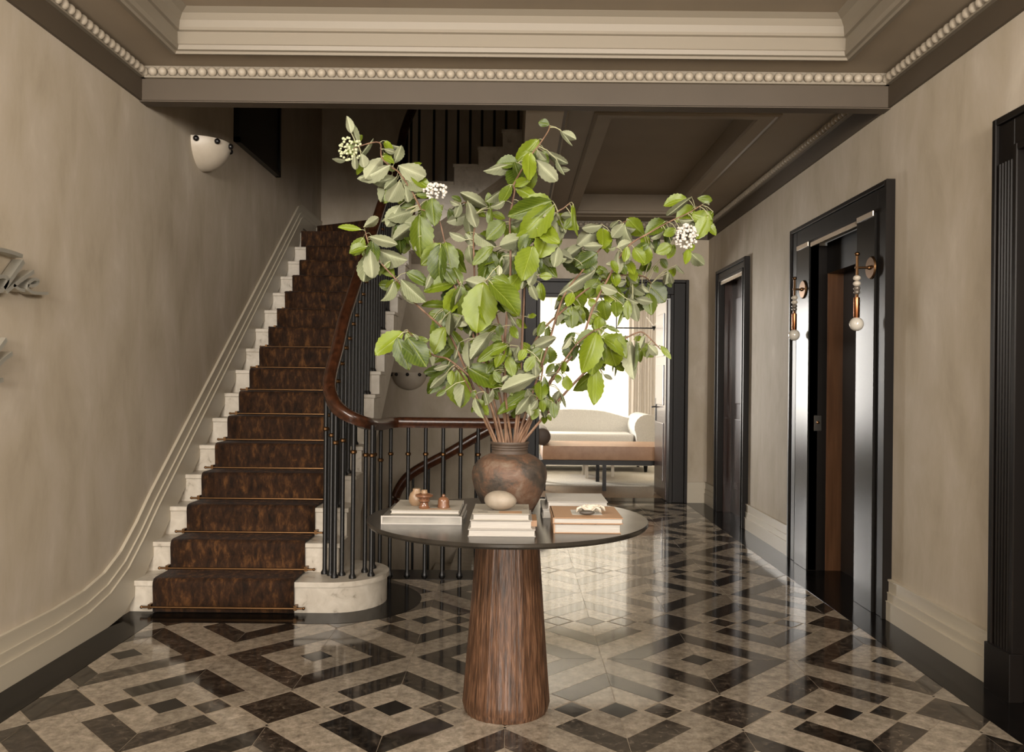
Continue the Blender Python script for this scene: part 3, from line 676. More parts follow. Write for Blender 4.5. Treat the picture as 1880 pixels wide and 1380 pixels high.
# ------------------------------------------------------------------ half-bowl alabaster sconces
def bowl_sconce(c, nrm, label):
    t = thing('bowl_sconce', label, 'wall light', c, 'alabaster bowl sconces')
    n = Vector(nrm); s = Vector((-n.y, n.x, 0)); R = 0.19; v = []; f = []; NA, NP = 20, 10
    def P(rr, a, ph): 
        d = s*math.cos(a)+n*math.sin(a)
        return Vector(c)+d*(rr*math.sin(ph))-Vector((0, 0, rr*math.cos(ph)))
    for rr in (R, R-0.014):
        for k in range(NP+1):
            for i in range(NA+1): v.append(tuple(P(rr, PI*i/NA, 0.5*PI*k/NP)))
    W_ = NA+1; o2 = (NP+1)*W_
    for k in range(NP):
        for i in range(NA):
            a = k*W_+i; f.append((a, a+1, a+W_+1, a+W_)); f.append((o2+a, o2+a+W_, o2+a+W_+1, o2+a+1))
    for i in range(NA): a = NP*W_+i; f.append((a, a+1, o2+a+1, o2+a))
    ob('bowl', (v, f), 'alabaster', t, smooth=40)
    for i in range(5):
        a = PI*(0.06+0.88*i/4); d = s*math.cos(a)+n*math.sin(a); q = Vector(c)+d*(R+0.006)-Vector((0, 0, 0.022))
        ob('ball', V_sphere(tuple(q), 0.0195, 12, 8), 'ball', t, smooth=True)
bowl_sconce((XL, 5.62, 2.885), (1, 0, 0), 'pale alabaster half-bowl sconce with black balls high on the left wall')
bowl_sconce((-1.145, YB, 1.385), (0, -1, 0), 'alabaster half-bowl sconce with black balls on the wall below the stairs')
# dark panel high on the left wall
pn = thing('dark_wall_panel', 'tall black lacquered panel hung high on the left wall above the stairs', 'wall panel', (XL, 6.8, 3.08))
box('panel_face', XL, XL+0.03, 6.28, 7.33, 3.11, 5.2, 'panel_black', pn)
for a, b, c, d in ((6.25, 7.36, 3.08, 3.115), (6.25, 6.285, 3.08, 5.2), (7.325, 7.36, 3.08, 5.2)): box('frame_strip', XL, XL+0.045, a, b, c, d, 'panel_black', pn)
# script lettering on the left wall (its left part lies outside the picture)
def ribbon(pts, wd, parent, name='stroke', d0=0.01, d1=0.055):
    P = spline([(0, y, z) for y, z in pts], 5); v = []; f = []
    for i, p in enumerate(P):
        d = (P[min(i+1, len(P)-1)]-P[max(i-1, 0)]).normalized(); n = Vector((0, -d.z, d.y))*wd*0.5
        a, b = p+n, p-n
        v += [(XL+d0, a.y, a.z), (XL+d1, a.y, a.z), (XL+d1, b.y, b.z), (XL+d0, b.y, b.z)]
    for k in range(len(P)-1):
        for i in range(4): j = (i+1) % 4; f.append((k*4+i, k*4+j, (k+1)*4+j, (k+1)*4+i))
    f += [(0, 1, 2, 3), tuple(4*(len(P)-1)+i for i in range(4))]
    ob(name, (v, f), 'letter', parent)
def LP(u, v_): 
    p = px(u/4.757, 430+v_/4.757, 'X', XL+0.045); return (p.y, p.z)
l1 = thing('wall_lettering', 'pale metal script letters ending in e, upper line on the left wall', 'lettering', (XL, 3.5, 1.66), 'script lettering')
for st, wd in (([(-160, 330), (-120, 190), (-40, 135), (60, 150), (180, 190)], 0.016), ([(190, 235), (130, 320), (60, 420), (20, 475)], 0.020), ([(-120, 440), (-20, 370), (50, 390), (10, 480), (-70, 500), (-110, 440)], 0.016),
               ([(280, 325), (190, 385), (100, 450), (40, 500)], 0.016), ([(100, 440), (150, 480), (200, 490)], 0.014),
               ([(225, 450), (290, 445), (320, 410), (285, 392), (240, 420), (225, 465), (260, 505), (330, 515), (405, 515)], 0.013)):
    ribbon([LP(*q) for q in st], wd, l1)
l2 = thing('wall_lettering', 'pale metal script letter ends at the picture edge, lower line on the left wall', 'lettering', (XL, 3.35, 1.40), 'script lettering')
for st, wd in (([(40, 915), (-10, 985), (-80, 1080), (-140, 1130)], 0.018), ([(90, 1040), (20, 1090), (-60, 1170), (-120, 1260), (-60, 1290), (10, 1270)], 0.018)):
    ribbon([LP(*q) for q in st], wd, l2)
# ------------------------------------------------------------------ end doorway and sitting room
dw = S(struct('door_4', (1.0, YB, 0)))
for nm, a, b, d in (('outer_moulding', 0.0, 0.035, 0.05), ('casing_board', 0.035, 0.16, 0.035), ('inner_moulding', 0.16, 0.20, 0.045)):
    box(nm, 0.07+a, 0.07+b, YB-d, YB+0.02, 0, 2.42-a, 'ebony', dw, bevel=0.004, seg=1); box(nm, 1.88-b, 1.88-a, YB-d, YB+0.02, 0, 2.42-a, 'ebony', dw, bevel=0.004, seg=1)
    box(nm, 0.07+b, 1.88-b, YB-d, YB+0.02, 2.42-b, 2.42-a, 'ebony', dw, bevel=0.004, seg=1)
box('jamb', 1.68, 1.70, YB, YB+0.22, 0, 2.24, 'ebony', dw); box('jamb', 0.25, 0.27, YB, YB+0.22, 0, 2.24, 'ebony', dw)
lf = box('door_leaf', 1.665, 1.71, YB+0.10, YB+0.80, 0.01, 2.22, 'redwood', dw, bevel=0.003, seg=1)
for z0, z1 in ((0.2, 0.85), (1.05, 1.5), (1.6, 2.08)): box('raised_panel', 1.655, 1.67, YB+0.22, YB+0.68, z0, z1, 'redwood', lf, bevel=0.006)
box('escutcheon', 1.655, 1.667, YB+0.70, YB+0.735, 0.86, 1.12, 'iron', lf)
ob('handle', V_tube([(1.66, YB+0.718, 1.02), (1.615, YB+0.718, 1.02), (1.605, YB+0.66, 1.02), (1.605, YB+0.60, 1.02)], 0.009, 8), 'iron', lf, smooth=True)
box('threshold', 0.27, 1.70, YB+0.0, YB+0.30, -0.02, 0.003, 'granite', dw)
SX0, SX1, SY1 = -1.6, 3.25, 13.95
S(box('floor_sitting_room', SX0, SX1, YB+0.2, SY1, -0.06, 0.0, 'parquet'))
S(box('ceiling_sitting_room', SX0, SX1, YB+0.2, SY1, 3.0, 3.1, 'white_wall'))
S(box('wall_sitting_left', SX0-0.1, SX0, YB+0.2, SY1, 0, 3.0, 'white_wall'))
S(box('wall_sitting_right', SX1, SX1+0.1, YB+0.2, SY1, 0, 3.0, 'white_wall'))
S(box('wall_sitting_back', SX0, SX1, SY1, SY1+0.1, 0, 3.0, 'white_wall'))
S(obm('wall_sitting_front', [V_box(SX0, 0.05, YB+0.2, YB+0.26, 0, 3.0), V_box(1.9, SX1, YB+0.2, YB+0.26, 0, 3.0), V_box(0.05, 1.9, YB+0.2, YB+0.26, 2.42, 3.0)], 'white_wall'))
wn = S(struct('window_1', (0.9, 13.7, 0)))
for i in range(6): box('glazing_bar', -1.2+0.84*i-0.03, -1.2+0.84*i+0.03, 13.62, 13.68, 0.08, 2.8, 'white_wall', wn)
for z in (0.1, 1.4, 2.72): box('glazing_bar', -1.2, 3.0, 13.62, 13.68, z-0.03, z+0.03, 'white_wall', wn)
def pleated(name, x0, x1, y, z0, z1, pitch, amp, mat, label, cat, group=None):
    n = int((x1-x0)/pitch*8); v = []; f = []
    for i in range(n+1):
        x = x0+(x1-x0)*i/n; ph = 2*PI*(x-x0)/pitch
        yy = y+amp*math.sin(ph)+0.25*amp*math.sin(ph*0.37+1.3)
        v += [(x, yy, z0), (x+0.01*math.sin(ph*0.21), yy*1.0, (z0+z1)/2), (x, yy, z1)]
    for i in range(n): 
        for k in range(2): f.append((i*3+k, (i+1)*3+k, (i+1)*3+k+1, i*3+k+1))
    t = thing(name, label, cat, ((x0+x1)/2, y, z0), group)
    ob('cloth', (v, f), mat, t, smooth=60)
    ob('heading', V_box(x0, x1, y-amp*1.2, y+amp*1.2, z1, z1+0.05), mat, t)
    return t
pleated('sheer_curtain', -1.4, 1.84, 13.45, 0.02, 2.66, 0.125, 0.055, 'sheer', 'white sheer curtain glowing with daylight behind the sofa', 'curtain')
pleated('drape_curtain', 1.82, 2.36, 13.30, 0.02, 2.66, 0.085, 0.04, 'drape', 'beige gathered drape beside the white sheer curtain', 'curtain')
pleated('sheer_curtain', 2.36, 3.2, 13.45, 0.02, 2.66, 0.105, 0.035, 'sheer', 'white sheer curtain right of the beige drape behind the door leaf', 'curtain')
# sofa
so = thing('sofa', 'white curved-back sofa with rolled arm in the far sitting room', 'sofa', (1.0, 12.3, 0))
def prof_back(x): 
    t = (x-0.25)/1.35; return 0.80+0.09*max(0.0, 1-abs(t-0.45)**2*2.2)-0.05*max(0, (t-0.8))*3
xs = [-0.35+0.1*i for i in range(24)]
poly = [(x, min(0.895, prof_back(x))) for x in xs]
ob('backrest', V_prism([(xs[0], 0.12)]+poly+[(xs[-1], 0.12)], 'Y', 12.62, 12.88), 'linen', so, bevel=0.03, seg=2, smooth=50)
box('seat_cushion', -0.2, 1.72, 11.95, 12.65, 0.32, 0.56, 'linen', so, bevel=0.06, seg=3, smooth=50)
box('base', -0.3, 2.0, 12.0, 12.8, 0.10, 0.33, 'linen', so, bevel=0.02)
for xa in (-0.35, 1.90):
    a = []
    for i in range(15):
        th = math.radians(-30+240*i/14); a.append((xa+0.19*math.cos(th), 0.66+0.19*math.sin(th)))
    ob('arm', V_prism([(xa-0.13, 0.12)]+[(xa+0.13, 0.12)]+a, 'Y', 11.88, 12.85), 'linen', so, bevel=0.025, seg=2, smooth=50)
for xx in (-0.2, 1.9):
    for yy in (12.02, 12.75): ob('foot', V_lathe([(0.02, 0), (0.03, 0.1)], 10, (xx, yy, 0)), 'ebony', so)
# daybed
db = thing('daybed', 'tan leather daybed with dark frame and round bolster in front of the sofa', 'daybed', (1.1, 10.4, 0))
box('mattress', 0.34, 2.3, 9.98, 10.85, 0.365, 0.535, 'leather', db, bevel=0.02, seg=2, smooth=50)
box('frame', 0.32, 2.32, 9.97, 10.86, 0.31, 0.365, 'ebony', db)
for xx in (0.36, 1.085, 2.25):
    for yy in (10.0, 10.8): box('leg', xx-0.022, xx+0.022, yy-0.022, yy+0.022, 0, 0.31, 'ebony', db)
ob('bolster', V_lathe([(0.06, 0), (0.10, 0.012), (0.105, 0.03), (0.105, 0.80), (0.10, 0.818), (0.06, 0.83)], 24, (0.335, 10.0, 0.64), 'Y'), 'dark_leather', db, smooth=50)
rg = tag(box('rug', -1.0, 2.9, 10.45, 13.0, 0.0, 0.014, 'rug'), 'large pale rug under the daybed and sofa', 'rug')
ct = thing('coffee_table', 'low pale round coffee table glimpsed below the daybed', 'table', (1.1, 11.4, 0.014))
ob('top', V_lathe([(0.42, 0.30), (0.43, 0.31), (0.43, 0.335), (0.42, 0.345)], 32, (1.1, 11.4, 0.0)), 'walnut', ct, smooth=40)
for a in range(3): box('leg', 1.1+0.25*math.cos(a*2.1)-0.02, 1.1+0.25*math.cos(a*2.1)+0.02, 11.4+0.25*math.sin(a*2.1)-0.02, 11.4+0.25*math.sin(a*2.1)+0.02, 0.014, 0.30, 'white_wall', ct)
pd = thing('linear_pendant', 'thin black horizontal pendant light with a cone tip before the drape', 'pendant light', (1.5, 11.0, 3.0))
ob('stem', V_tube([(1.335, 11.0, 3.0), (1.335, 11.0, 1.94)], 0.008, 6), 'iron', pd)
ob('bar', V_tube([(1.335, 11.0, 2.02), (1.83, 11.0, 2.02)], 0.009, 6), 'iron', pd)
ob('cone_tip', V_lathe([(0.004, 1.99), (0.035, 2.045)], 12, (1.83, 11.0, 0)), 'iron', pd)
for s_ in (-1, 1): ob('glass_fin', V_tube([(1.83, 11.0, 2.05), (1.83+0.10*s_, 11.0, 2.17)], 0.006, 6), 'lamp_white', pd)
# ------------------------------------------------------------------ pedestal table
TX, TY, TZ = -0.022, 3.32, 0.760
tb = thing('pedestal_table', 'round dark-topped table on a tapering reeded oak pedestal in the hall', 'table', (TX, TY, 0))
ob('table_top', V_lathe([(0.535, TZ-0.022), (0.548, TZ-0.020), (0.554, TZ-0.012), (0.554, TZ-0.003), (0.551, TZ)], 96, (TX, TY, 0)), 'tabletop', tb, smooth=30)
prof = []
for i in range(25):
    t = i/24; r = 0.1745-0.055*t**0.95; r -= 0.010*max(0, 1-t/0.04)
    prof.append((r, t*(TZ-0.022)))
v, f = V_lathe(prof, 144, (0, 0, 0))
rr_ = [random.uniform(-0.0016, 0.0016) for _ in range(144)]
v = [(x*(1+rr_[i % 144]*8), y*(1+rr_[i % 144]*8), z) for i, (x, y, z) in enumerate(v)]
ped = ob('pedestal', (v, f), 'oak', tb, smooth=70); ped.location = (TX, TY, 0)
# vase
VX, VY = -0.018, 3.44
vs = thing('clay_vase', 'weathered brown clay vase holding the leafy branches on the table', 'vase', (VX, VY, TZ))
vp = [(0.088, 0), (0.098, 0.006), (0.122, 0.05), (0.145, 0.10), (0.154, 0.14), (0.155, 0.165), (0.149, 0.19), (0.130, 0.215), (0.105, 0.232), (0.086, 0.24), (0.078, 0.244)]
body = ob('body', V_lathe(vp, 48, (0, 0, 0)), 'clay', vs, smooth=60); body.location = (VX, VY, TZ)
nk = [(0.080, 0.240), (0.074, 0.250), (0.073, 0.258), (0.076, 0.262), (0.074, 0.267), (0.077, 0.272), (0.075, 0.277), (0.079, 0.283), (0.081, 0.289), (0.079, 0.293), (0.070, 0.292), (0.064, 0.26), (0.062, 0.2)]
nko = ob('neck', V_lathe(nk, 48, (0, 0, 0), cap=False), 'clay_dark', vs, smooth=50); nko.location = (VX, VY, TZ)
# books
def book(name, x0, x1, y0, y1, z0, th, cover, label, cat='book', ct=0.003, spine='L', extra=None, bw=0.004):
    t = thing(name, label, cat, ((x0+x1)/2, (y0+y1)/2, z0), 'books on the table')
    box('page_block', x0+bw, x1-bw, y0+bw, y1-bw, z0+ct, z0+th-ct, 'paper', t)
    box('cover', x0, x1, y0, y1, z0+th-ct, z0+th, cover, t, bevel=0.001, seg=1); box('cover', x0, x1, y0, y1, z0, z0+ct, cover, t, bevel=0.001, seg=1)
    if spine == 'B': box('spine', x0, x1, y1-0.004, y1+0.001, z0, z0+th, cover, t)
    else: box('spine', x0-0.001, x0+0.004, y0, y1, z0, z0+th, cover, t)
    return t
cs = thing('silver_case', 'low silvered box with a cream book on it at the left of the table', 'box', (-0.35, 3.29, TZ))
box('body', -0.494, -0.196, 3.13, 3.455, TZ, TZ+0.031, 'silver', cs, bevel=0.002, seg=1)
for z0 in (TZ, TZ+0.027): 
    box('rim', -0.497, -0.193, 3.127, 3.133, z0, z0+0.0045, 'white_cover', cs); box('rim', -0.199, -0.193, 3.127, 3.458, z0, z0+0.0045, 'white_cover', cs)
for xx in (-0.497, -0.199): box('corner_post', xx, xx+0.006, 3.126, 3.134, TZ, TZ+0.0315, 'white_cover', cs)
zl = TZ+0.0315
bk = book('thin_book', -0.468, -0.205, 3.17, 3.44, zl, 0.016, 'cream_cover', 'thin cream hardback lying on the silver box under the candle holders', spine='B')
box('cover_print', -0.36, -0.24, 3.19, 3.215, zl+0.0160, zl+0.0163, 'tan_cover', bk)
# centre stack
bks = [(-0.158, 0.078, 2.895, 3.20, 0.0255, 'white_cover', 'bottom white book of the centre stack'), (-0.152, 0.066, 2.905, 3.15, 0.030, 'white_cover', 'middle white book of the centre stack'), (-0.143, 0.057, 2.90, 3.13, 0.024, 'cream_cover', 'top pale book of the centre stack, carrying the round stone')]
z = TZ
for x0, x1, y0, y1, th, c, lb in bks: bc = book('hardback_book', x0, x1, y0, y1, z, th, c, lb, spine='B'); z += th
ZC3 = z
box('cover_print', -0.05, 0.03, 2.91, 2.96, z, z+0.0003, 'tan_cover', bc)
for i, (a, b) in enumerate(((-0.125, -0.09), (-0.11, -0.07), (0.035, 0.05))): box('cover_print', a, b, 2.93+0.04*i, 2.937+0.04*i, z, z+0.0003, 'print_dark', bc)
bk = tag(box('brown_notebook', 0.062, 0.084, 2.96, 3.10, TZ+0.0256, TZ+0.047, 'tan_cover'), 'small rust-brown slab poking out beside the centre stack', 'book')
# right stack
z = TZ
rb = [(0.145, 0.385, 2.975, 3.235, 0.0345, 'tan_cover', 'lower thick book of the right stack with white pages'), (0.142, 0.392, 2.97, 3.255, 0.0215, 'tan_cover', 'tan-covered book on top of the right stack, carrying the pale shell')]
for x0, x1, y0, y1, th, c, lb in rb: bt = book('hardback_book', x0, x1, y0, y1, z, th, c, lb, spine='L'); z += th
ZR3 = z
box('cover_print', 0.215, 0.325, 3.04, 3.16, z, z+0.0004, 'print', bt)
for i, xx in enumerate((0.17, 0.24, 0.29)): box('page_marker', xx, xx+0.007, 2.972, 2.98, TZ+0.033, TZ+0.036, 'print_dark', bt)
z = TZ
for x0, x1, y0, y1, th, c, lb in [(0.115, 0.375, 3.30, 3.56, 0.035, 'white_cover', 'lower white book behind the right stack beside the vase'), (0.135, 0.375, 3.31, 3.56, 0.030, 'white_cover', 'upper white book behind the tan book, next to the vase')]:
    book('hardback_book', x0, x1, y0, y1, z, th, c, lb, spine='B'); z += th
# stone
sv, sf = V_sphere((0, 0, 0), 1, 24, 16)
sv = [(x*0.058, y*0.044, zz*0.035*(1-0.05*x)-0.002*x) for x, y, zz in sv]
st = tag(ob('river_stone', (sv, sf), 'stone', None, smooth=True), 'smooth oval beige stone resting on the centre stack of books', 'stone')
st.location = (-0.047, 2.985, ZC3+0.034)
# shell / coral
sh = thing('fan_shell', 'pale ribbed fan shell lying on the tan book of the right stack', 'shell', (0.28, 3.06, ZR3))
for k in range(2):
    v = []; f = []; NA = 14
    sg_ = -1 if k == 0 else 1
    for i in range(NA+1):
        a = PI*i/NA; r = 1+0.06*math.cos(a*13)
        for (q, hh) in ((0.25, 0.010), (0.6, 0.024), (0.9, 0.018), (1.0, 0.004)):
            v.append((0.275+sg_*0.0+0.046*q*r*math.cos(a)+(0.0 if k == 0 else 0.016), 3.055+0.012*k+0.03*q*r*math.sin(a)-0.004, ZR3+0.004+hh*(1+0.1*math.cos(a*13))+0.004*k))
    n4 = 4
    for i in range(NA):
        for j in range(3): f.append((i*n4+j, (i+1)*n4+j, (i+1)*n4+j+1, i*n4+j+1))
    o = ob('valve', (v, f), 'alabaster', sh, smooth=True); md = o.modifiers.new('thickness', 'SOLIDIFY'); md.thickness = 0.004
v, f = V_sphere((0.268, 3.035, ZR3+0.009), 0.026, 10, 7, (1.1, 0.5, 0.34)); ob('dark_base', (v, f), 'print_dark', sh, smooth=True)
# candle holders on the thin book
ZL3 = zl+0.0163
h1 = thing('candle_holder', 'turned brown candle holder with a wide collar on the cream book', 'candle holder', (-0.345, 3.24, ZL3))
ob('stem', V_lathe([(0.020, 0), (0.022, 0.004), (0.017, 0.010), (0.016, 0.022), (0.022, 0.027), (0.022, 0.031), (0.018, 0.034), (0.024, 0.040), (0.034, 0.046), (0.034, 0.052), (0.022, 0.056), (0.014, 0.058)], 28, (-0.345, 3.22, ZL3)), 'terracotta', h1, smooth=35)
ob('socket', V_lathe([(0.013, 0.056), (0.012, 0.068), (0.010, 0.070)], 20, (-0.345, 3.22, ZL3)), 'tan_ceramic', h1, smooth=35)
h2 = thing('small_bell_jar', 'small domed brown turned pot on the right of the cream book', 'pot', (-0.272, 3.24, ZL3))
ob('dome', V_lathe([(0.024, 0), (0.024, 0.006), (0.022, 0.010), (0.022, 0.026), (0.018, 0.036), (0.009, 0.041)], 28, (-0.272, 3.24, ZL3)), 'terracotta', h2, smooth=40)
ob('knob', V_sphere((-0.272, 3.24, ZL3+0.045), 0.007, 12, 8), 'terracotta', h2, smooth=True)
h3 = thing('tan_pot', 'round tan ceramic pot behind the turned candle holder', 'pot', (-0.39, 3.29, ZL3))
ob('body', V_lathe([(0.020, 0), (0.029, 0.012), (0.031, 0.028), (0.026, 0.046), (0.016, 0.056), (0.015, 0.066)], 28, (-0.383, 3.29, ZL3)), 'tan_ceramic', h3, smooth=50)

# ------------------------------------------------------------------ leafy branches in the vase
# front-elevation plan of the arrangement, 450 units to the metre, origin above the vase: base x,z  tip x,z  face up (g) or underside out (p), width %
LEAVES = """630,232,623,206,p,50 640,246,629,215,p,35 616,274,595,278,p,35 640,277,642,303,p,40 642,277,665,250,p,25 651,274,658,297,p,60 687,246,718,251,p,25 693,263,713,270,p,40 689,279,665,316,p,60 710,300,661,320,p,35 715,293,727,268,p,50 724,300,767,319,p,60 726,309,764,342,p,50 747,317,779,339,g,40 719,318,679,323,p,45 726,328,694,352,g,40 727,328,715,370,p,60 734,335,743,363,p,50 694,283,712,293,g,50 727,373,708,406,p,60 752,380,715,399,p,50 757,352,778,354,g,50 780,364,776,394,g,50 790,368,797,406,g,60 814,364,823,390,g,50 816,354,832,361,p,50 734,392,760,439,g,55 765,394,769,458,g,55 723,401,727,448,g,40 717,397,712,437,p,30 748,444,760,460,p,30 671,434,637,430,g,28 676,430,702,417,p,45 680,462,652,470,g,50 680,465,675,514,p,55 683,467,690,511,p,50 685,447,725,457,p,40 690,463,734,483,p,50 696,467,699,486,p,50 727,524,713,557,p,55 734,531,755,554,p,40 737,519,774,552,p,50 722,514,708,528,g,30 743,502,777,516,g,50 717,484,708,495,g,50 810,446,779,477,g,55 807,450,802,509,g,50 816,446,826,493,g,55 817,443,835,469,p,35 831,491,840,517,g,60 812,491,830,517,g,50 831,519,784,528,g,55 793,495,783,523,p,35 850,432,824,422,p,50 854,443,861,474,p,55 866,444,852,425,p,50 828,559,781,559,g,25 837,526,821,568,g,50 843,523,840,577,g,50 845,519,837,552,p,20 824,564,805,589,g,50 828,573,826,613,p,30 847,580,837,597,p,40 823,573,800,618,g,50 856,533,849,577,g,50 1007,208,989,200,g,60 1027,218,1046,243,p,20 987,236,950,274,g,40 968,272,968,314,g,50 975,262,973,302,g,35 952,279,900,301,p,30 945,286,940,324,g,65 983,262,996,283,p,50 980,284,1013,321,p,45 996,255,1034,279,p,30 1020,277,1032,302,p,35 942,330,975,349,g,45 926,331,900,359,p,45 935,335,919,364,g,50 924,366,902,378,p,50 949,361,966,375,p,40 890,366,848,347,p,40 851,354,867,404,p,35 850,368,855,411,p,40 837,350,823,342,g,50 837,357,829,380,p,50 895,371,897,401,g,40 1010,373,945,393,g,38 1013,380,964,426,g,50 968,405,950,433,g,50 1020,386,1020,434,p,55 1017,393,997,400,p,50 1053,394,1030,398,p,50 1046,382,1051,427,g,20 1027,407,1034,426,p,40 924,403,897,427,g,65 926,407,949,440,g,55 1010,415,992,462,g,65 982,422,1015,445,g,50 1020,426,1022,447,g,60 956,434,929,490,p,38 970,427,954,455,g,50 977,431,964,455,g,50 975,453,959,502,g,60 977,452,983,490,g,50 950,467,945,499,g,50 903,452,872,476,g,40 900,455,886,504,g,60 910,457,909,502,g,50 919,467,919,483,p,50 867,419,897,450,p,60 857,417,863,431,p,50 851,514,890,523,p,50 877,520,851,533,p,50 874,528,869,544,p,40 890,532,881,601,g,62 898,547,898,593,g,50 900,530,942,577,g,50 917,527,928,551,g,50 902,523,931,532,g,40 954,504,931,532,g,60 863,535,850,575,g,50 917,504,917,518,p,60 963,504,957,527,p,40 983,490,970,521,p,50 971,523,982,546,p,50 987,506,1008,507,g,50 990,516,994,544,g,50 990,467,1029,474,p,60 1022,452,1017,483,p,55 1060,500,1029,549,p,28 1029,549,1027,589,p,30 1060,440,1036,457,p,50 1055,466,1036,471,p,50 1051,554,1053,589,g,60 931,577,943,596,p,30 872,603,907,603,g,40 1101,401,1072,433,p,65 1111,404,1111,437,g,75 1109,399,1078,406,p,45 1145,383,1130,399,p,50 1151,395,1132,420,p,60 1153,397,1160,429,p,50 1149,397,1145,431,p,30 1162,378,1187,406,g,65 1225,397,1195,416,g,65 1219,418,1200,429,p,50 1191,422,1185,440,g,80 1191,441,1185,471,g,75 1267,357,1227,389,p,20 1280,368,1254,389,g,70 1271,385,1303,399,g,65 1298,391,1282,425,g,55 1307,362,1287,359,g,50 1307,377,1298,411,p,55 1273,399,1248,401,p,40 1238,418,1219,427,g,60 1238,443,1214,452,g,65 1229,456,1242,469,g,60 1214,456,1204,477,g,35 1223,464,1229,475,g,70 1265,452,1259,475,g,45 1273,456,1292,475,p,65 1252,473,1248,498,p,55 1256,477,1259,498,p,50 1268,441,1271,452,g,80 1109,441,1080,443,p,45 1130,450,1118,454,p,60 1160,437,1139,446,p,70 1135,454,1135,491,p,38 1072,448,1086,485,g,75 1099,456,1067,477,g,60 1162,452,1177,475,g,60 1149,450,1145,473,g,50 1153,471,1164,492,g,65 1074,439,1040,460,p,45 1097,485,1044,528,p,25 1139,492,1114,507,g,60 1128,494,1132,515,g,75 1103,502,1088,532,g,75 1076,511,1067,530,g,80 1101,523,1126,532,p,65 1122,530,1118,549,g,75 1212,498,1242,528,g,75 1214,519,1217,553,g,65 1181,534,1208,540,p,50 1172,542,1179,575,p,55 1153,546,1153,576,g,40 1149,557,1139,586,g,20 1145,530,1143,553,g,75 1128,549,1130,574,g,75 1109,546,1114,576,g,60 1069,553,1053,588,g,75 1084,544,1086,557,g,80 1063,561,1074,582,g,60 1101,567,1101,603,g,55 1170,509,1191,528,p,60 1195,509,1206,519,p,70 1158,504,1141,511,p,60 1174,525,1166,540,p,55 1177,477,1187,494,g,60 1170,477,1174,498,g,60 1141,477,1147,494,g,60 1103,477,1116,496,g,60 1093,511,1084,532,g,70 1128,515,1141,532,g,70 1139,519,1153,538,g,60 1107,494,1095,511,g,60 1053,532,1044,553,g,60 1120,477,1128,496,g,50 1187,494,1174,511,g,50 1162,492,1179,504,p,50 1111,515,1101,532,g,60 1059,540,1046,559,g,70 749,615,710,647,g,50 743,626,757,670,g,50 759,626,785,666,g,65 757,629,787,652,g,50 768,620,777,629,p,50 785,640,797,667,p,40 825,671,804,678,p,40 827,674,793,714,g,40 824,683,799,710,p,30 843,678,843,737,g,58 832,681,829,702,g,50 857,674,910,702,g,55 825,716,810,725,g,40 820,603,797,640,g,55 813,570,806,605,g,40 827,573,826,614,p,30 848,580,836,600,p,35 832,622,818,667,g,55 843,629,836,655,p,30 857,627,860,666,p,45 900,613,872,651,p,48 867,603,862,615,p,50 907,601,874,608,g,40 924,631,888,659,g,35 928,634,914,667,g,38 933,655,940,683,g,50 907,667,897,681,g,60 933,690,924,699,p,60 938,704,928,711,p,60 874,730,884,761,p,45 881,737,888,754,g,40 891,718,897,737,p,40 905,714,897,739,p,40 874,718,872,728,g,60 907,681,917,699,g,50 891,657,902,674,g,50 884,620,876,643,g,50 917,562,943,575,g,60 936,579,943,596,p,30 919,600,917,618,g,60 938,601,947,620,g,50 934,632,913,667,g,40 932,635,900,649,g,40 932,654,941,686,g,45 955,628,974,643,g,50 972,643,983,666,g,30 1021,618,983,634,p,42 981,632,975,641,g,60 1011,634,1011,660,g,75 1002,641,992,666,g,65 994,681,970,686,p,50 983,690,932,711,p,42 966,683,947,692,g,50 974,716,926,750,g,30 974,724,953,754,p,40 947,741,934,756,p,40 992,698,992,726,g,65 998,690,1006,724,g,30 1007,724,1007,743,g,65 994,730,996,750,g,50 987,733,977,748,p,50 1013,735,1017,760,g,50 1006,760,1011,769,g,60 990,748,979,765,g,50 1021,683,1006,688,p,40 1021,686,1023,699,g,70 1036,662,1032,681,g,40 1039,688,1041,711,g,60 1028,718,1036,741,p,20 1023,735,1024,750,p,40 1043,620,1049,654,g,65 1055,609,1039,624,g,45 1088,613,1068,669,g,50 1092,617,1083,673,g,60 1098,620,1100,654,p,20 1105,611,1122,662,g,65 1107,600,1126,607,g,30 1100,577,1100,601,g,65 1092,673,1090,727,g,42 1104,671,1109,677,g,60 1105,681,1105,701,p,15 1149,615,1134,626,p,45 1147,632,1136,658,p,45 1154,624,1153,677,p,50 1164,624,1162,669,g,20 1177,615,1168,635,p,45 1183,632,1196,647,p,60 1202,635,1215,652,g,35 1126,650,1124,675,g,15 1132,652,1131,681,g,15 947,583,962,598,g,50 968,581,981,577,g,50 998,588,990,609,g,50 1009,596,1006,613,g,50 1032,579,1047,571,g,60 1017,666,1006,681,g,50 1028,666,1021,681,g,50 923,666,911,684,g,60 911,684,904,703,g,60 960,649,953,666,g,50 981,654,966,677,g,50"""
def EL(u, v_): return ((u-945)/450.0, EYE-(v_-700)/450.0)
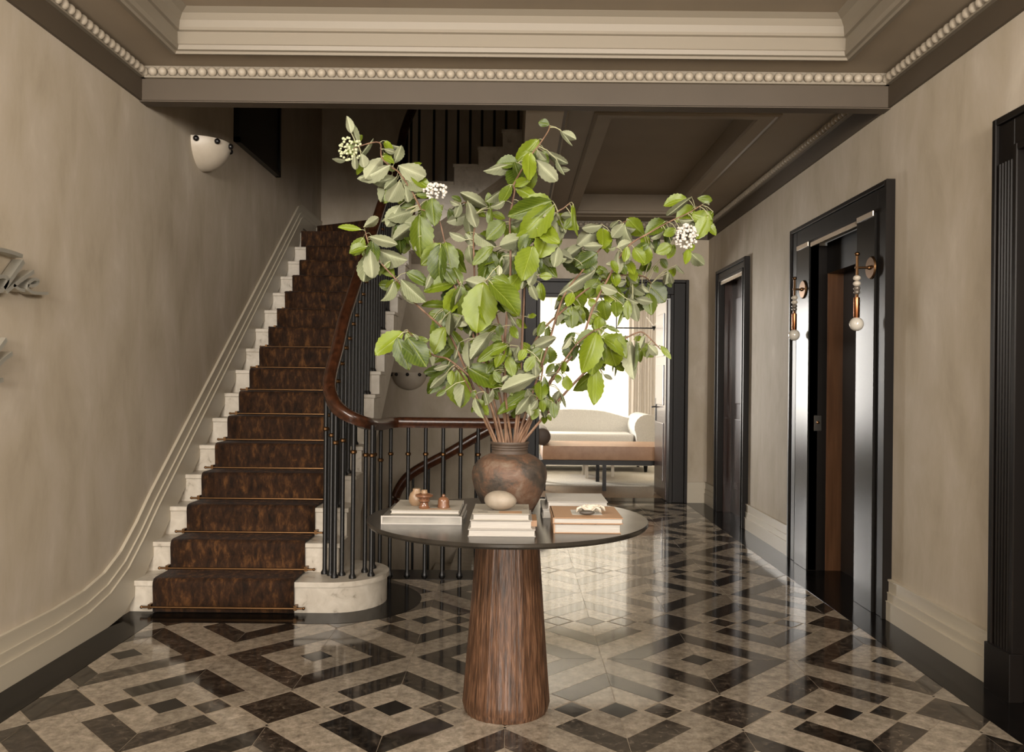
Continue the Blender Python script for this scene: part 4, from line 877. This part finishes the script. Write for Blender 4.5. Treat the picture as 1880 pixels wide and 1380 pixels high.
BR = [   # plan of each branch and how far its tip leans towards (-) or away from (+) the viewer
 ('branch', 'thin sprig of pale leaves reaching left in front of the mahogany handrail', -0.12, [(912, 812), (880, 740), (830, 625), (807, 599), (762, 559), (734, 524), (697, 484), (682, 460), (675, 434)]),
 ('branch', 'long branch stretching to the upper left with a pale bud cluster at its tip', 0.10, [(918, 812), (890, 700), (850, 560), (805, 480), (775, 395), (767, 380), (746, 342), (724, 310), (708, 298), (689, 279), (684, 250), (648, 255), (630, 262)]),
 ('branch', 'tall upright branch rising highest in front of the ceiling beam', 0.12, [(930, 812), (925, 650), (935, 500), (933, 400), (941, 343), (940, 328), (968, 277), (987, 250), (1004, 222), (1007, 209)]),
 ('branch', 'straight red-brown stemmed branch with pale leaves left of the tallest one', 0.18, [(935, 812), (910, 700), (872, 600), (867, 500), (864, 430), (866, 380), (848, 356), (838, 355)]),
 ('branch', 'central branch with big bright green leaves and a near-white drooping leaf', -0.08, [(945, 812), (955, 700), (960, 560), (965, 480), (990, 430), (1012, 396), (1030, 385), (1042, 376)]),
 ('branch', 'branch leaning right with pale backs of leaves below the corridor ceiling', 0.18, [(950, 812), (985, 700), (1010, 620), (1035, 540), (1070, 490), (1110, 440), (1140, 400), (1160, 385)]),
 ('branch', 'long branch reaching furthest right with a white flower cluster', 0.02, [(960, 812), (1010, 700), (1060, 640), (1090, 560), (1115, 510), (1150, 450), (1195, 420), (1230, 400), (1262, 385), (1290, 368)]),
 ('branch', 'low thin twig arching right in front of the sheer curtain', -0.12, [(962, 812), (1030, 730), (1082, 674), (1105, 655), (1130, 630), (1145, 620), (1165, 610), (1178, 612), (1205, 640)]),
 ('branch', 'short low branch with three large bright leaves above the level handrail', -0.30, [(908, 812), (890, 770), (865, 715), (850, 685), (842, 675)]),
 ('branch', 'low branch ending in a drooping green bunch by the stair sconce', -0.20, [(920, 812), (892, 725), (830, 665), (800, 655), (775, 635), (757, 612)]),
 ('branch', 'front branch crowned by a broad bright green leaf rosette', -0.28, [(940, 812), (930, 740), (925, 640), (905, 560), (895, 528)]),
 ('branch', 'short leafy twig at the mouth of the vase on its right side', -0.15, [(955, 812), (975, 770), (988, 720), (995, 675), (990, 665)]),
 ('branch', 'branch drooping a cluster of large green leaves in front of the curtain', -0.15, [(950, 812), (1000, 720), (1050, 640), (1080, 612), (1095, 605)]),
 ('branch', 'dense dark-leaved branch spreading right above the doorway', 0.30, [(948, 812), (975, 640), (1040, 560), (1100, 510), (1160, 490), (1200, 490), (1218, 500)]),
 ('branch', 'branch with paired green leaves left of the centre below the flower cluster', -0.02, [(925, 812), (905, 730), (860, 560), (835, 510), (815, 450), (800, 400), (770, 385)]),
]
YV = 3.43
lv = [t.split(',') for t in LEAVES.split()]
lv = [(int(a), int(b), int(c), int(d), s_, int(w_)/100.0) for a, b, c, d, s_, w_ in lv]
def leaf_mesh(kind, rs):
    """one leaf of unit length along +Y, face towards +Z; upper and lower skin with their own materials"""
    rnd_ = random.Random(rs); NL, NW = 14, 3
    droop = rnd_.uniform(0.05, 0.35); fold = rnd_.uniform(0.15, 0.55); tw = rnd_.uniform(-0.35, 0.35); wav = rnd_.uniform(0.010, 0.03); phs = rnd_.uniform(0, 6)
    b = MB()
    def shape(t): return (math.sin(PI*min(1, t**1.02))**0.72)*(1.0-0.06*t)+0.004
    for side in (0, 1):
        v = []; f = []
        for i in range(NL+1):
            t = i/NL; hw = 0.5*shape(t) if 0 < i < NL else 0.006
            for j in range(-NW, NW+1):
                u = j/NW; ser = 1+0.05*(1 if i % 2 else -1)*(abs(u) == 1)
                x = u*hw*ser; z = fold*abs(x)*1.0-droop*t*t+wav*math.sin(9*t+phs+u*2)*abs(u)
                z += tw*x*t+0.04*math.sin(5*t+phs); v.append((x, t, z-0.014*side*(1-abs(u)*0.6)))
        W_ = 2*NW+1
        for i in range(NL):
            for j in range(2*NW):
                a = i*W_+j
                for q in ((a, a+1, a+W_+1), (a, a+W_+1, a+W_)): f.append(q if side == 0 else q[::-1])
        b.add((v, f), side)
    me = b.mesh('leaf'); me.materials.append(M['leaf_top']); me.materials.append(M['leaf_under'])
    for p, mi in zip(me.polygons, b.m): p.material_index = mi; p.use_smooth = True
    return me
LM = [leaf_mesh(0, 100+i) for i in range(10)]
def nearest(br, u, v_):
    best = None; P = br[3]; tot = len(P)-1
    for i in range(tot):
        ax, ay = P[i]; bx, by = P[i+1]; dx, dy = bx-ax, by-ay
        t = max(0, min(1, ((u-ax)*dx+(v_-ay)*dy)/(dx*dx+dy*dy))); qx, qy = ax+t*dx, ay+t*dy
        d = math.hypot(u-qx, v_-qy)
        if best is None or d < best[0]: best = (d, qx, qy, (i+t)/tot)
    return best
def depth(br, s_): return YV+br[2]*s_**1.2
rf = random.Random(11)
for L_ in list(lv):      # smaller leaves tucked behind the main ones
    if rf.random() < 0.85:
        a_ = math.atan2(L_[3]-L_[1], L_[2]-L_[0])+rf.choice((-1, 1))*rf.uniform(0.5, 1.5); l_ = math.hypot(L_[3]-L_[1], L_[2]-L_[0])*rf.uniform(0.6, 0.95); l_ = min(l_, 62)
        bx_, by_ = L_[0]+rf.uniform(-7, 7), L_[1]+rf.uniform(-4, 8)
        lv.append((bx_, by_, bx_+l_*math.cos(a_), by_+l_*math.sin(a_)+6, rf.choice('ggp'), rf.uniform(0.42, 0.6), 1))
own = [[] for _ in BR]
for L_ in lv:
    c = [(nearest(b, L_[0], L_[1])[0]+(25 if nearest(b, L_[0], L_[1])[3] < 0.25 else 0), i) for i, b in enumerate(BR)]
    own[min(c)[1]].append(L_)
rl = random.Random(3)
def cluster(parent, u, v_, wu, hv, y, mat, n, r, name):
    b = MB()
    for _ in range(n):
        a = rl.uniform(0, 2*PI); q = math.sqrt(rl.random()); X_, Z_ = EL(u+wu/2*q*math.cos(a), v_+hv/2*q*math.sin(a))
        b.add(V_sphere((X_, y-0.03*(1-q*q)+rl.uniform(-0.012, 0.012), Z_), r*rl.uniform(0.7, 1.2), 6, 4, (1, 0.7, 1)))
    link(name, b.mesh(name), mat, parent, smooth=True)
for bi, br in enumerate(BR):
    X0, Z0 = EL(*br[3][0])
    t = thing(br[0], br[1], 'branch', (X0, YV, Z0), 'cut branches in the vase')
    pts = [(VX+(X0-VX)*0.5, VY, TZ+0.20)]
    for i, (u, v_) in enumerate(br[3]):
        X_, Z_ = EL(u, v_); pts.append((X_, depth(br, i/(len(br[3])-1)), Z_))
    tw_ = MB(); tw_.add(V_tube(spline(pts, 5), 0.0062, 7, 0.0022))
    link('stem', tw_.mesh('stem'), 'twig', t, smooth=True)
    pet = MB()
    for L_ in own[bi]:
        bu, bv, tu, tv, fc, wd = L_[:6]; back = len(L_) > 6
        d_, qu, qv, s_ = nearest(br, bu, bv)
        yb = depth(br, s_)+rl.uniform(-0.05, 0.05)+(0.06 if back else 0.0)
        Bx, Bz = EL(bu, bv); Tx, Tz = EL(tu, tv)
        ln = math.hypot(Tx-Bx, Tz-Bz)
        yt = yb+rl.uniform(-0.35, 0.20)*ln
        B_, T_ = Vector((Bx, yb, Bz)), Vector((Tx, yt, Tz)); d = T_-B_; LL = d.length; d.normalize()
        n = Vector((rl.uniform(-0.38, 0.38), -1, rl.uniform(-0.25, 0.40)))
        if fc == 'p': n = -n
        n = (n-d*n.dot(d)).normalized(); x_ = d.cross(n).normalized()
        wd = wd if wd < 0.3 else wd*(1.12 if fc == 'g' else 1.04)
        LL *= 1.26 if not back else 1.15; sw = LL*wd
        m = Matrix(((x_.x*sw, d.x*LL, n.x*LL, B_.x), (x_.y*sw, d.y*LL, n.y*LL, B_.y), (x_.z*sw, d.z*LL, n.z*LL, B_.z), (0, 0, 0, 1)))
        o = bpy.data.objects.new('leaf', LM[rl.randrange(len(LM))]); COL.objects.link(o); o.parent = t
        o.matrix_parent_inverse = Matrix.Translation(-Vector(t.location)); o.matrix_basis = m
        Qx, Qz = EL(qu, qv); Q_ = Vector((Qx, depth(br, s_), Qz))
        if (B_-Q_).length > 0.004:
            md_ = (B_+Q_)/2+Vector((0, 0, 0.10*(B_-Q_).length))
            pet.add(V_tube([Q_, md_, B_, B_+d*LL*0.12], 0.0018, 5, 0.0013))
    if pet.v: link('leaf_stalks', pet.mesh('leaf_stalks'), 'petiole', t, smooth=True)['kind'] = 'stuff'
    if bi == 1:
        cluster(t, 628, 262, 46, 48, depth(br, 1.0)-0.01, 'bud', 60, 0.006, 'bud_cluster')
    if bi == 14: cluster(t, 797, 354, 42, 30, depth(br, 1.0)-0.03, 'petal', 70, 0.0065, 'flower_cluster')
    if bi == 6: cluster(t, 1258, 429, 42, 44, depth(br, 0.9)-0.03, 'petal', 90, 0.0065, 'flower_cluster')
